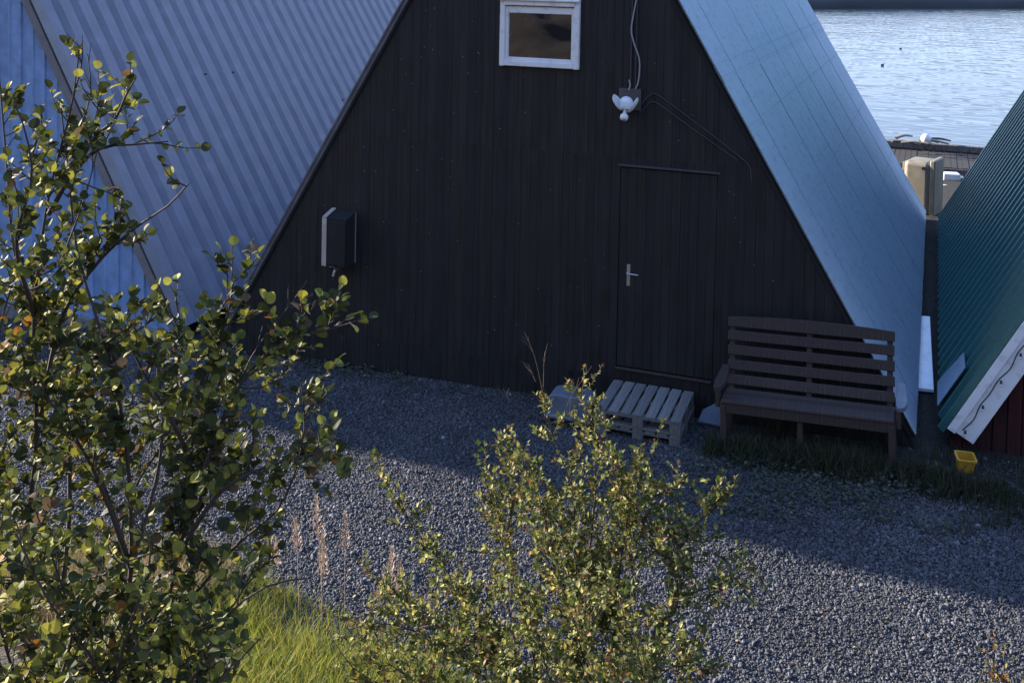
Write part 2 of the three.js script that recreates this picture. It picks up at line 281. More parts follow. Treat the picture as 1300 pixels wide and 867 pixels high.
// ---- the black house
const S = 1.703, HW = 3.61, APEX = S * HW;
{
  const h = thing('a_frame_house', 'black tarred A-frame house with white window and grey metal roof', 'house', [0, 0, 0]);
  const L = 9.9;
  // inner wall, back wall
  const tri = (inset, yb) => [[-(HW - inset - yb / S), yb], [HW - inset - yb / S, yb], [0, S * (HW - inset)]];
  const hole = new THREE.Path([[-0.36, 3.08], [-0.36, 4.75], [0.42, 4.75], [0.42, 3.08]].map(([x, y]) => new THREE.Vector2(x, y)));
  const ws = new THREE.Shape(tri(0.10, -0.45).map(([x, y]) => new THREE.Vector2(x, y))); ws.holes.push(hole);
  part('wall', new THREE.ExtrudeGeometry(ws, { depth: 0.1, bevelEnabled: false }).translate(0, 0, -0.125), M.dark, h);
  part('back_wall', prism(tri(0.10, -0.45), 0.1).translate(0, 0, -L + 0.1), M.tar, h);
  // loft room seen through the window
  part('loft_curtain', bxuv(rb(1.3, 2.2, 0.03)).translate(0.03, 3.9, -1.3), M.curtain, h);
  // cladding boards with openings for door and window
  const r = rng(3), W = [-0.395, 0.455, 3.045, 4.80], Dr = [0.90, 1.86, 0.125, 2.11], mats = [M.tar, M.tar2, M.tar, M.tar3];
  for (let x = -HW - 0.15, pitch = 0; x < HW + 0.15; x += pitch) {
    pitch = 0.062 + 0.045 * r(); for (const e of [W[0], W[1], Dr[0], Dr[1]]) if (x < e - 0.001 && x + pitch > e - 0.03) pitch = e - x;
    const a = x + 0.0007, b = x + pitch - 0.0007, top = (xx) => S * (HW - 0.03 - Math.abs(xx)), yb = -0.46; let segs = [[yb, null]];
    if (Math.min(top(a), top(b)) < yb + 0.05) continue;
    const mid = (a + b) / 2;
    if (mid > W[0] && mid < W[1]) segs = [[yb, W[2]], [W[3], null]];
    if (mid > Dr[0] && mid < Dr[1]) segs = [[yb, Dr[2] - 0.03], [Dr[3] + 0.02, null]].concat([]);
    for (const [y0, y1] of segs) {
      let ta = y1 ?? top(a), tb = y1 ?? top(b); if (Math.min(ta, tb) <= y0 + 0.02) continue;
      const g = boardGeo(a, b, y0, ta, tb, 0.022, 0.0013); g.translate(0, 0, -0.022 + 0.0018 * (r() - 0.5)); part('board', g, mats[Math.floor(r() * 4)], h);
    }
  }
  { const ng = [], nr = rng(77); for (let i = 0; i < 170; i++) { const x = ran(-3.2, 3.2, nr), row = [0.15, 0.75, 1.35, 1.95, 2.55, 3.15, 3.75][Math.floor(nr() * 7)], y = row + ran(-0.28, 0.28, nr); if (y > S * (HW - 0.15 - Math.abs(x)) || (x > W[0] - 0.02 && x < W[1] + 0.02 && y > 3) || (x > Dr[0] && x < Dr[1] && y < Dr[3])) continue; ng.push(new THREE.SphereGeometry(ran(0.003, 0.0055, nr), 5, 4).translate(x, y, 0.002)); } part('nail_heads', mergeGeometries(ng), M.steel, h).userData.kind = 'stuff'; }
  // rake flashing: two thin grey strips on the left, drip edge on the right
  rakeStrip(h, 'rake_flashing', -1, S, HW, -0.30, APEX - 0.02, -0.01, 0.055, 0.035, 0.055, M.flashing);
  rakeStrip(h, 'rake_flashing', -1, S, HW, -0.30, APEX - 0.02, 0.027, 0.022, 0.014, 0.062, M.flashing);
  rakeStrip(h, 'drip_edge', 1, S, HW, -0.10, APEX - 0.02, -0.03, 0.04, 0.03, 0.030, M.dark);
  layRoof(h, 1, S, HW, -0.10, APEX, 0.03, L, { sheet: 0.7615, lap: 0, pitch: 0.07615, kind: 'sine', amp: 0.012, rows: 2, mat: M.roofGrey, nLen: 3, bend: 0.003, seed: 11, screws: [0.25, 1.2, 2.15, 3.1, 3.62, 3.75, 4.6, 5.5], every: 2 });
  layRoof(h, -1, S, HW, -0.10, APEX, 0.03, L, { sheet: 0.7615, lap: 0, pitch: 0.07615, kind: 'sine', amp: 0.008, rows: 2, mat: M.roofGrey, nLen: 2, seed: 12 });
  part('ridge_cap', prism([[-0.2, -0.30], [-0.19, -0.32], [0, 0.02], [0.19, -0.32], [0.2, -0.30], [0, 0.06]], L + 0.05).translate(0, APEX + 0.05, -L), M.roofGrey, h);
  // window: frame, lower and upper sash
  {
    const w = part('window', mergeGeometries([rb(0.055, 1.76, 0.07, 0.008).translate(W[0] + 0.0275, 3.92, 0.012), rb(0.055, 1.76, 0.07, 0.008).translate(W[1] - 0.0275, 3.92, 0.012), rb(0.74, 0.055, 0.07, 0.008).translate(0.03, W[2] + 0.0275, 0.012), rb(0.74, 0.055, 0.07, 0.008).translate(0.03, W[3] - 0.0275, 0.012)].map((g) => bxuv(g))), M.white, h);
    const sash = (y0, y1, z) => { const x0 = W[0] + 0.055, x1 = W[1] - 0.055, cx = (x0 + x1) / 2; return mergeGeometries([rb(0.032, y1 - y0, 0.04, 0.006).translate(x0 + 0.016, (y0 + y1) / 2, z), rb(0.032, y1 - y0, 0.04, 0.006).translate(x1 - 0.016, (y0 + y1) / 2, z), rb(x1 - x0 - 0.064, 0.034, 0.04, 0.006).translate(cx, y0 + 0.017, z), rb(x1 - x0 - 0.064, 0.07, 0.04, 0.006).translate(cx, y1 - 0.035, z)].map((g) => bxuv(g))); };
    part('sash', sash(3.10, 3.655, 0.006), M.white, w); part('sash', sash(3.715, 4.745, 0.02), M.white, w);
    part('transom', bxuv(rb(0.75, 0.05, 0.075, 0.008)).translate(0.03, 3.6875, 0.02), M.white, w);
    part('weather_bar', bxuv(rb(0.86, 0.022, 0.05, 0.006)).translate(0.03, 3.722, 0.055), M.white, w);
    part('pane', rb(0.70, 0.47, 0.006, 0.001).translate(0.03, 3.36, -0.004), M.glass, w); part('pane', rb(0.70, 0.95, 0.006, 0.001).translate(0.03, 4.21, 0.01), M.glass, w);
  }
  // door, boarded like the wall
  {
    const d = part('door', rb(Dr[1] - Dr[0] - 0.02, Dr[3] - Dr[2] - 0.02, 0.03, 0.002).translate((Dr[0] + Dr[1]) / 2, (Dr[2] + Dr[3]) / 2, -0.045), M.tar3, h);
    for (let i = 0; i < 11; i++) { const a = Dr[0] + 0.003 + i * 0.0867, g = boardGeo(a + 0.0006, a + 0.0861, Dr[2] + 0.008, Dr[3] - 0.008, Dr[3] - 0.008, 0.018, 0.002); part('door_board', g.translate(0, 0, -0.0225 + 0.002 * r()), mats[Math.floor(r() * 4)], d); }
    const hp = part('handle', mergeGeometries([rb(0.036, 0.215, 0.008, 0.004).translate(1.005, 1.04, -0.006), new THREE.CylinderGeometry(0.009, 0.009, 0.05, 10).rotateX(Math.PI / 2).translate(1.005, 1.065, 0.02)]), M.alu, d);
    part('lever', tube([V(1.0, 1.066, 0.045), V(1.05, 1.066, 0.048), V(1.115, 1.062, 0.04)], 0.010, 0.008, 8), M.alu, hp);
    part('keyhole_cover', new THREE.CylinderGeometry(0.012, 0.012, 0.005, 10).rotateX(Math.PI / 2).translate(1.005, 1.24, -0.009), M.steel, d);
    part('hinge', rb(0.02, 0.09, 0.014, 0.004).translate(Dr[1] - 0.004, 1.82, -0.006), M.tar2, d);
  }
  part('door_head_strip', bxuv(rb(1.0, 0.022, 0.03, 0.004)).translate(1.385, 2.125, 0.006), M.cableDark, h);
  part('door_sill', bxuv(rb(0.96, 0.02, 0.035, 0.005)).translate(1.375, 0.108, 0.012), M.benchWood, h);
}
// wall lamp, cables, box on the black wall
{
  const l = thing('wall_lamp', 'white twin-spot floodlight with motion sensor on the black wall', 'lamp', [0.985, 2.75, 0.0]);
  part('mounting_board', bxuv(rb(0.22, 0.21, 0.022, 0.003)).translate(0.0, 0.03, 0.015), M.plateBrown, l);
  const dome = new THREE.SphereGeometry(0.068, 20, 12, 0, Math.PI * 2, 0, Math.PI * 0.62).scale(1, 0.95, 0.9).translate(-0.02, 0.0, 0.08); part('housing', dome, M.whitePlastic, l);
  part('base_ring', new THREE.CylinderGeometry(0.072, 0.066, 0.03, 20).translate(-0.02, -0.035, 0.08), M.whitePlastic, l);
  for (const s of [-1, 1]) {   // flat spot heads turned up to either side
    const g = new THREE.LatheGeometry([[0.0, 0.0], [0.04, 0.002], [0.078, 0.012], [0.094, 0.032], [0.088, 0.035], [0.07, 0.019], [0.0, 0.012]].map(([x, y]) => new THREE.Vector2(x, y)), 20);
    g.scale(1, 1.1, 0.75); const m = part('spot_head', g, M.whitePlastic, l); m.position.set(-0.02 + s * 0.098, -0.02 + (s > 0 ? -0.012 : 0.005), 0.10); m.rotation.set(0.2, 0, s * 0.98);
    part('arm', tube([V(-0.02, -0.045, 0.09), V(-0.02 + s * 0.06, -0.045, 0.095)], 0.014, 0.014, 8), M.whitePlastic, l);
  }
  const sn = part('sensor', new THREE.SphereGeometry(0.042, 16, 12).translate(-0.028, -0.135, 0.115), M.whitePlastic, l);
  part('lens', new THREE.SphereGeometry(0.022, 12, 8, 0, 6.3, 0, 1.3).rotateX(1.9).translate(-0.028, -0.150, 0.145), M.steel, sn);
  part('neck', tube([V(-0.022, -0.04, 0.09), V(-0.026, -0.11, 0.11)], 0.02, 0.017, 10), M.whitePlastic, l);
  const cb = (name, pts, r, m, lab) => solo(name, tube(pts, r, r, 6, 24), m, lab, 'cable');
  cb('cable', [V(1.03, 2.87, 0.012), V(1.06, 2.93, 0.02), V(1.075, 3.05, 0.02), V(1.07, 3.18, 0.02), V(1.02, 3.32, 0.03), V(0.985, 3.45, 0.03), V(1.0, 3.6, 0.02), V(1.03, 3.8, 0.02), V(1.03, 4.4, 0.015)], 0.0075, M.cable, 'wavy pale cable hanging down to the wall lamp');
  cb('conduit', [V(0.985, 2.95, 0.01), V(0.988, 3.75, 0.01), V(0.99, 4.4, 0.01)], 0.009, M.cableDark, 'straight dark conduit running up the wall from the lamp, left of the other');
  cb('conduit', [V(1.035, 2.9, 0.01), V(1.035, 3.75, 0.01), V(1.035, 4.3, 0.008)], 0.008, M.cableDark, 'straight dark conduit beside the wavy cable above the lamp');
  cb('cable', [V(0.975, 2.87, 0.03), V(0.985, 2.92, 0.025), V(0.97, 2.97, 0.012)], 0.0075, M.cable, 'short pale cable end poking from the top of the lamp board');
  cb('cable', [V(1.09, 2.73, 0.014), V(1.15, 2.80, 0.01), V(1.215, 2.852, 0.01), V(1.24, 2.848, 0.01), V(1.6, 2.62, 0.01), V(2.10, 2.275, 0.01), V(2.16, 2.22, 0.01), V(2.18, 2.08, 0.01)], 0.006, M.cableDark, 'upper of two thin dark cables sloping down right from the lamp');
  cb('cable', [V(1.09, 2.66, 0.014), V(1.15, 2.72, 0.01), V(1.20, 2.772, 0.01), V(1.24, 2.765, 0.01), V(1.6, 2.54, 0.01), V(2.045, 2.265, 0.01)], 0.006, M.cableDark, 'lower of two thin dark cables sloping down right from the lamp');
  const b = thing('wall_box', 'black wall box with pale edging strip, left on the black wall', 'box', [-2.2, 0.79, 0.003]);
  part('body', prism([[0, 0], [0.2, 0], [0.2, 0.52], [0, 0.575]], 0.29).rotateY(-Math.PI / 2).translate(0.145, 0, 0), M.dark, b);
  part('edging_strip', bxuv(rb(0.055, 0.52, 0.012, 0.003)).translate(-0.118, 0.26, 0.208), M.pale, b);
  const te = part('lid_strip', bxuv(rb(0.05, 0.012, 0.215, 0.003)), M.pale, b); te.position.set(-0.12, 0.556, 0.105); te.rotation.x = 0.27;
  part('corner_trim', rb(0.012, 0.55, 0.014, 0.003).translate(0.152, 0.29, 0.008), M.bargeBrown, b);
  part('door_panel', bxuv(rb(0.22, 0.48, 0.012, 0.003)).translate(0.03, 0.26, 0.206), M.tar3, b);
  const tp = thing('garden_tap', 'small metal garden tap below the black wall box', 'tap', [-2.24, 0.66, 0.0]);
  part('spout', tube([V(0, 0.07, 0), V(0, 0.07, 0.07), V(0, 0.06, 0.11), V(-0.01, 0.0, 0.125)], 0.016, 0.014, 10), M.steel, tp);
  part('knob', new THREE.TorusGeometry(0.028, 0.009, 6, 14).rotateX(Math.PI / 2).translate(-0.05, 0.105, 0.09), M.whitePlastic, tp);
  part('stem', new THREE.CylinderGeometry(0.009, 0.009, 0.05, 8).rotateZ(0.7).translate(-0.025, 0.09, 0.085), M.steel, tp);
}
// ---- the blue house on the left
const S2 = 1.656, CX2 = -8.23, HW2 = 3.61;
{
  const h = thing('a_frame_house', 'pale blue metal clad A-frame house with blue-grey ribbed roof', 'house', [CX2, 0, 0]), L = 10.5, apex = S2 * HW2;
  const tri = (inset, yb) => [[-(HW2 - inset - yb / S2), yb], [HW2 - inset - yb / S2, yb], [0, S2 * (HW2 - inset)]];
  part('wall', prism(tri(0.08, -0.36), 0.08).translate(0, 0, -0.16), M.dark, h);
  part('back_wall', prism(tri(0.08, -0.4), 0.1).translate(0, 0, -L + 0.1), M.blueClad, h);
  part('footing', bxuv(rb(7.3, 0.3, 0.14, 0.01)).translate(0, -0.47, -0.07), M.concrete, h);
  // ribbed cladding panels, cut along the rake
  const pitch = 0.385, yb = -0.33;
  for (let x = -HW2; x < HW2; x += pitch) {
    const cut = (xx) => Math.max(yb, S2 * (HW2 - 0.02 - Math.abs(xx))), pr = [[0, 0], [0.155, 0], [0.175, 0.014], [0.185, 0.014], [0.2, 0], [0.335, 0], [0.345, 0.022], [0.375, 0.022], [0.384, 0]];
    const P = [], U = [], I = [];
    for (const [dx, dz] of pr) { P.push(x + dx, yb, dz, x + dx, cut(x + dx), dz); U.push(x + dx, yb, x + dx, cut(x + dx)); }
    for (let i = 0; i < pr.length - 1; i++) { const a = 2 * i; I.push(a, a + 2, a + 1, a + 1, a + 2, a + 3); }
    let g = new THREE.BufferGeometry(); g.setAttribute('position', new THREE.Float32BufferAttribute(P, 3)); g.setAttribute('uv', new THREE.Float32BufferAttribute(U, 2)); g.setIndex(I); g = g.toNonIndexed(); g.computeVertexNormals(); g.translate(0, 0, -0.06);
    part('cladding_panel', g, M.blueClad, h);
  }
  rakeStrip(h, 'rake_board', 1, S2, HW2, -0.30, apex - 0.02, -0.05, 0.11, 0.05, 0.055, M.bargeBrown);
  rakeStrip(h, 'rake_board', -1, S2, HW2, -0.30, apex - 0.02, -0.05, 0.11, 0.05, 0.055, M.bargeBrown);
  rakeCap(h, 1, S2, HW2, -0.30, apex - 0.02, 0.012, 0.15, 0.098, M.bargeBrown);
  const o = { sheet: 0.9546, lap: 0, pitch: 0.3182, kind: [0.14, 0.38, 0.93], amp: 0.062, rows: 1, mat: M.roofOld, nLen: 1, bend: 0.0, seed: 21 };
  layRoof(h, 1, S2, HW2, -0.30, apex, -0.01, L, o); layRoof(h, -1, S2, HW2, -0.30, apex, -0.01, L, { ...o, seed: 22, nLen: 2 });
  part('ridge_cap', prism([[-0.2, -0.30], [-0.19, -0.32], [0, 0.02], [0.19, -0.32], [0.2, -0.30], [0, 0.06]], L + 0.05).translate(0, apex + 0.06, -L), M.roofOld, h);
  for (const [zz, d, w] of [[-2.65, 5.05, 0.30], [-3.25, 5.0, 0.1], [-5.7, 3.75, 0.25]]) { // torn sheet ends on the visible slope
    const { c, sn } = frame(S2), m = part('sheet_tear', rb(w, 0.02, 0.01, 0.003), M.dark, h); m.applyMatrix4(basis(V(0, 0, -1), V(-c, sn, 0), V(sn, c, 0), V(HW2 + 0.30 / S2, -0.30, zz).addScaledVector(V(-c, sn, 0), d * 0.62).addScaledVector(V(sn, c, 0), 0.062))); }
}
// ---- a third house further left, outside the picture: its shadow lies along the yard
{
  const cx = -16.4, h = thing('a_frame_house', 'A-frame house standing out of view left of the pale blue house', 'house', [cx, -0.3, -0.45]), L = 10, hw = 3.62, s = 1.75;
  part('wall', prism([[-hw + 0.1, 0], [hw - 0.1, 0], [0, s * (hw - 0.1)]], 0.1).translate(0, 0, -0.1), M.tar, h); part('back_wall', prism([[-hw + 0.1, 0], [hw - 0.1, 0], [0, s * (hw - 0.1)]], 0.1).translate(0, 0, -L + 0.1), M.tar, h);
  const o = { sheet: 1, lap: 0, pitch: 0.2, kind: [0.5, 0.6, 0.9], amp: 0.03, rows: 1, mat: M.roofGrey, nLen: 1 };
  layRoof(h, 1, s, hw, 0, s * hw, 0.02, L, o); layRoof(h, -1, s, hw, 0, s * hw, 0.02, L, o);
}
// ---- the green house on the right
const S3 = 1.7834, HW3 = 3.6, CX3 = 3.97 + 3.6;
{
  const h = thing('a_frame_house', 'dark red A-frame house with green ribbed roof and white barge board', 'house', [CX3, 0, 0]), L = 9.15, apex = S3 * HW3;
  const tri = (inset, yb) => [[-(HW3 - inset - yb / S3), yb], [HW3 - inset - yb / S3, yb], [0, S3 * (HW3 - inset)]];
  part('wall', prism(tri(0.1, -0.3), 0.08).translate(0, 0, -0.25), M.dark, h); part('back_wall', prism(tri(0.1, -0.3), 0.1).translate(0, 0, -L + 0.1), M.redWall, h);
  for (let x = -HW3; x < HW3; x += 0.12) { const top = (xx) => S3 * (HW3 - 0.06 - Math.abs(xx)); if (Math.min(top(x), top(x + 0.12)) < -0.25) continue; part('board', boardGeo(x + 0.003, x + 0.117, -0.3, top(x + 0.003), top(x + 0.117), 0.022, 0.006).translate(0, 0, -0.17), M.redWall, h); }
  for (const sd of [-1, 1]) { rakeStrip(h, 'barge_board', sd, S3, HW3, sd < 0 ? 0.03 : -0.05, apex - 0.02, sd < 0 ? -0.02 : -0.02, 0.21, 0.03, -0.005, M.white); rakeStrip(h, 'rake_flashing', sd, S3, HW3, 0.02, apex, 0.012, 0.075, 0.012, 0.028, M.white); }
  const o = { sheet: 0.84, lap: 0, pitch: 0.28, kind: [0.55, 0.66, 0.89], amp: 0.05, rows: 1, mat: M.roofGreen, nLen: 1, bend: 0.004, seed: 31, crown: 0.78, screws: [] };
  layRoof(h, -1, S3, HW3, -0.03, apex, 0.0, L, o); layRoof(h, 1, S3, HW3, -0.03, apex, 0.0, L, { ...o, nLen: 1 });
  rakeStrip(h, 'rear_rake_flashing', -1, S3, HW3, -0.03, apex, -L - 0.02, 0.06, 0.03, 0.07, std({ color: lin(0.03, 0.17, 0.11), roughness: 0.4 }));
  part('ridge_cap', prism([[-0.2, -0.30], [-0.19, -0.32], [0, 0.02], [0.19, -0.32], [0.2, -0.30], [0, 0.06]], L + 0.05).translate(0, apex + 0.06, -L), M.roofGreen, h);
  // string of bulbs along the barge board
  const { c, sn } = frame(S3), pt = (d, off, z) => V(CX3 - HW3 + 0.03 / S3, 0.03, z).addScaledVector(V(c, sn, 0), d).addScaledVector(V(-sn, c, 0), off);
  const st = thing('light_string', 'dark cable with small bulbs strung along the white barge board', 'string lights', [0, 0, 0]); const pts = [], hook = [0.06, 0.34, 0.62, 0.92, 1.2, 1.5, 1.85, 2.2, 2.6, 3.0];
  hook.forEach((d, i) => { pts.push(pt(d, -0.075, 0.035)); if (i < hook.length - 1) pts.push(pt((d + hook[i + 1]) / 2, -0.098 + 0.015 * (i % 2), 0.038)); });
  part('cord', tube(pts, 0.006, 0.006, 5, 80), M.cableDark, st);
  hook.forEach((d, i) => { const q = pt(d + 0.012, -0.095, 0.05); const b = part('bulb', new THREE.SphereGeometry(0.014, 8, 6).translate(q.x, q.y - 0.03, q.z), M.whitePlastic, st); part('socket', new THREE.CylinderGeometry(0.009, 0.012, 0.03, 8).translate(q.x, q.y - 0.008, q.z), M.cableDark, b); });
}

// ---------------------------------------------------------------- things in the yard
{ // bench
  const bn = thing('garden_bench', 'weathered brown slatted wooden bench against the black house', 'bench', [2.80, -0.205, 0.25], 0.02); bn.rotation.z = 0.035;
  const Lb = 1.47, r = rng(17), wm = () => r() < 0.5 ? M.benchWood : M.benchWood2, tilt = -0.20;
  const slat = (w, h, d) => bxuv(rb(w, h, d, 0.006), 1);
  const rec = (z, y) => [z, y];
  // backrest slats, top one gently arched
  for (let i = 0; i < 5; i++) {
    const y = 0.50 + i * 0.13, z = -0.02 + (0.45 - y) * 0.18; let g;
    if (i === 4) { const s = new THREE.Shape(); s.moveTo(-Lb / 2, -0.05); s.lineTo(Lb / 2, -0.05); s.lineTo(Lb / 2, 0.03); s.quadraticCurveTo(0, 0.085, -Lb / 2, 0.03); g = bxuv(new THREE.ExtrudeGeometry(s, { depth: 0.022, bevelEnabled: true, bevelSize: 0.003, bevelThickness: 0.003, bevelSegments: 1, curveSegments: 14 }).translate(0, 0, -0.011)); }
    else g = slat(Lb, 0.088, 0.024);
    const m = part('back_slat', g, wm(), bn); m.position.set(0.004 * (r() - 0.5), y, z + 0.03); m.rotation.set(tilt + 0.02 * (r() - 0.5), 0, 0.004 * (r() - 0.5));
  }
  for (const x of [-Lb / 2 + 0.04, 0.0, Lb / 2 - 0.04]) { const m = part('back_post', slat(0.05, 0.78, 0.04), M.benchWood, bn); m.position.set(x, 0.63, -0.045); m.rotation.x = tilt; }
  // seat slats
  for (let i = 0; i < 4; i++) { const m = part('seat_slat', slat(Lb, 0.026, 0.09), wm(), bn); m.position.set(0.004 * (r() - 0.5), 0.412 + 0.006 * i, 0.06 + i * 0.098); m.rotation.x = 0.02 * (r() - 0.5) - 0.03; }
  part('seat_apron', slat(Lb + 0.02, 0.095, 0.026), M.benchWood, bn).position.set(0, 0.375, 0.375);
  for (const x of [-Lb / 2 + 0.02, Lb / 2 - 0.02]) for (const z of [0.0, 0.36]) part('leg', slat(0.055, 0.45, 0.07).translate(0, 0.17, 0), M.benchWood, bn).position.set(x, 0, z);
  part('centre_leg', slat(0.045, 0.45, 0.045).translate(0, 0.16, 0), M.benchWood, bn).position.set(-0.05, 0, 0.34);
  for (const sd of [-1, 1]) { // arms: rounded paddles
    const s = new THREE.Shape(); s.moveTo(-0.05, 0); s.lineTo(0.32, -0.02); s.quadraticCurveTo(0.47, -0.01, 0.46, 0.05); s.quadraticCurveTo(0.44, 0.07, 0.30, 0.07); s.lineTo(-0.05, 0.06); s.closePath();
    const g = bxuv(new THREE.ExtrudeGeometry(s, { depth: 0.03, bevelEnabled: true, bevelSize: 0.004, bevelThickness: 0.004, bevelSegments: 1 })).rotateX(Math.PI / 2).rotateY(-Math.PI / 2);
    const m = part('arm_rest', g, sd > 0 ? M.greyBlue : M.benchWood, bn); m.position.set(sd * (Lb / 2 + 0.035) + (sd > 0 ? 0.05 : 0.05), 0.615, 0.02); m.rotation.x = 0.06;
    const p = part('arm_post', slat(0.04, 0.24, 0.06), M.benchWood2, bn); p.position.set(sd * (Lb / 2 + 0.035), 0.48, 0.33); p.rotation.x = 0.05;
  }
}
function pallet(x, y, z, turn, label, seed) {
  const p = thing('pallet', label, 'pallet', [x, y, z], turn, 'pallets used as a doorstep'), r = rng(seed), W = 0.80, Dp = 0.64, wm = () => r() < 0.5 ? M.palletWood : M.palletWood2;
  for (let i = 0; i < 7; i++) { const g = bxuv(rb(0.094, 0.02, Dp, 0.003)), m = part('deck_board', g, wm(), p); m.position.set(-W / 2 + 0.05 + i * (W - 0.1) / 6 + 0.003 * (r() - 0.5), 0.130, 0.004 * (r() - 0.5)); m.rotation.y = 0.012 * (r() - 0.5); }
  for (const zz of [-Dp / 2 + 0.045, 0, Dp / 2 - 0.045]) {
    part('stringer', bxuv(rb(W, 0.02, 0.085, 0.003)), M.palletWood2, p).position.set(0, 0.109, zz);
    part('bottom_board', bxuv(rb(W, 0.018, 0.085, 0.003)), M.palletWood2, p).position.set(0, 0.009, zz);
    for (const xx of [-W / 2 + 0.055, 0, W / 2 - 0.055]) part('block', bxuv(rb(0.1, 0.078, 0.085, 0.004)), M.palletWood2, p).position.set(xx, 0.059, zz);
  }
  p.rotation.x = 0.07; return p;
}
pallet(1.31, -0.285, 0.38, 0.0, 'lower grey wooden pallet of the doorstep stack by the door', 41);
pallet(1.31, -0.141, 0.40, 0.012, 'upper grey wooden pallet of the doorstep stack by the door', 43);
{ // grey-blue plastic crate lying beside the pallets
  const t = thing('plastic_tub', 'grey-blue plastic tub lying beside the pallets', 'tub', [0.62, -0.285, 0.62], 0.05);
  const s = new THREE.Shape(); s.moveTo(-0.19, 0); s.lineTo(0.19, 0); s.lineTo(0.2, 0.19); s.quadraticCurveTo(0.2, 0.27, 0.12, 0.275); s.lineTo(-0.12, 0.275); s.quadraticCurveTo(-0.2, 0.27, -0.2, 0.19); s.closePath();
  part('body', bxuv(new THREE.ExtrudeGeometry(s, { depth: 0.24, bevelEnabled: true, bevelSize: 0.012, bevelThickness: 0.012, bevelSegments: 2 }).translate(0, 0.012, -0.2)), M.greyBlue, t);
  part('rim', bxuv(rb(0.44, 0.035, 0.06, 0.012, 2)).translate(0, 0.10, 0.07), M.greyBlue, t);
  part('inside', bxuv(rb(0.34, 0.07, 0.02, 0.01)).translate(0, 0.045, 0.055), M.dark, t);
}
{ // flat grey slab leaning by the bench
  const s = new THREE.Shape(); s.moveTo(-0.13, 0); s.lineTo(0.10, -0.01); s.lineTo(0.13, 0.19); s.lineTo(0.02, 0.215); s.lineTo(-0.10, 0.12); s.closePath();
  const m = solo('stone_slab', bxuv(new THREE.ExtrudeGeometry(s, { depth: 0.05, bevelEnabled: true, bevelSize: 0.008, bevelThickness: 0.008, bevelSegments: 1 })), M.greyBlue, 'pale grey slab leaning between pallet and bench', 'slab');
  m.position.set(1.90, -0.25, 0.16); m.rotation.set(-0.9, 0.1, 0.05);
}
{ // white plank on the ground between the houses
  const m = solo('plank', bxuv(rb(0.15, 0.035, 2.5, 0.006)), M.white, 'white plank lying in the gap between the houses', 'plank'); m.position.set(3.75, -0.165, -2.65); m.rotation.set(0.0, 0.02, 0.04);
}
{ // loose metal sheet on the foot of the green roof
  const { c, sn } = frame(S3), u = V(c, sn, 0), n = V(-sn, c, 0), ex = V(0, 0, 1), g = sheetGeo(0.646, 0.46, 0.038, 'sine', 0.006, 3, 0.004, 4), p = g.attributes.position;
  for (let i = 0; i < p.count; i++) { const k = p.getY(i) / 0.46; p.setX(i, p.getX(i) * (1 - 0.3 * k) + 0.2 * k); } g.computeVertexNormals();
  const m = solo('metal_sheet', g, M.roofGrey, 'small grey metal sheet lying on the foot of the green roof', 'metal sheet'); m.applyMatrix4(basis(ex, u, n, V(3.955, -0.02, -1.14).addScaledVector(n, 0.085)));
}
{ // yellow tub
  const t = thing('yellow_bucket', 'small square yellow plastic bucket in the grass', 'bucket', [4.10, -0.19, 0.32], 0.18);
  const sh = (w) => { const s = new THREE.Shape(), r = w * 0.3; s.moveTo(-w + r, -w); s.lineTo(w - r, -w); s.quadraticCurveTo(w, -w, w, -w + r); s.lineTo(w, w - r); s.quadraticCurveTo(w, w, w - r, w); s.lineTo(-w + r, w); s.quadraticCurveTo(-w, w, -w, w - r); s.lineTo(-w, -w + r); s.quadraticCurveTo(-w, -w, -w + r, -w); return s.getPoints(4); };
  const loft = (rings) => { const P = [], I = []; const n = rings[0][0].length; rings.forEach(([pts, y]) => pts.forEach((q) => P.push(q.x, y, q.y))); for (let j = 0; j < rings.length - 1; j++) for (let i = 0; i < n - 1; i++) { const a = j * n + i; I.push(a, a + n, a + 1, a + 1, a + n, a + n + 1); } let g = new THREE.BufferGeometry(); g.setAttribute('position', new THREE.Float32BufferAttribute(P, 3)); g.setIndex(I); g = g.toNonIndexed(); g.computeVertexNormals(); return bxuv(g); };
  part('body', loft([[sh(0.001), 0.0], [sh(0.070), 0.0], [sh(0.084), 0.15], [sh(0.080), 0.15], [sh(0.067), 0.012], [sh(0.001), 0.012]]), M.yellow, t);
  part('rim', loft([[sh(0.0845), 0.135], [sh(0.096), 0.138], [sh(0.096), 0.156], [sh(0.0785), 0.156], [sh(0.0785), 0.135]]), M.yellow, t);
  t.rotation.x = 0.10; t.rotation.z = -0.04; t.scale.setScalar(0.86);
}
{ // insulated fish tub standing on end behind the house
  const t = thing('fish_tub', 'beige plastic fish tub standing on end behind the houses', 'tub', [3.62, -0.24, -10.45], -0.27);
  part('body', bxuv(rb(0.46, 0.96, 0.60, 0.09, 4)).translate(-0.02, 0.49, 0), M.tub, t);
  part('rim', bxuv(rb(0.10, 1.02, 0.56, 0.03, 2)).translate(0.245, 0.50, 0), M.tub, t);
  part('drain_plug', new THREE.CylinderGeometry(0.03, 0.03, 0.03, 10).rotateX(Math.PI / 2).translate(0.1, 0.86, 0.315), M.dark, t);
  part('fork_foot', bxuv(rb(0.07, 0.16, 0.2, 0.015)).translate(-0.26, 0.84, 0.1), M.tub, t);
}
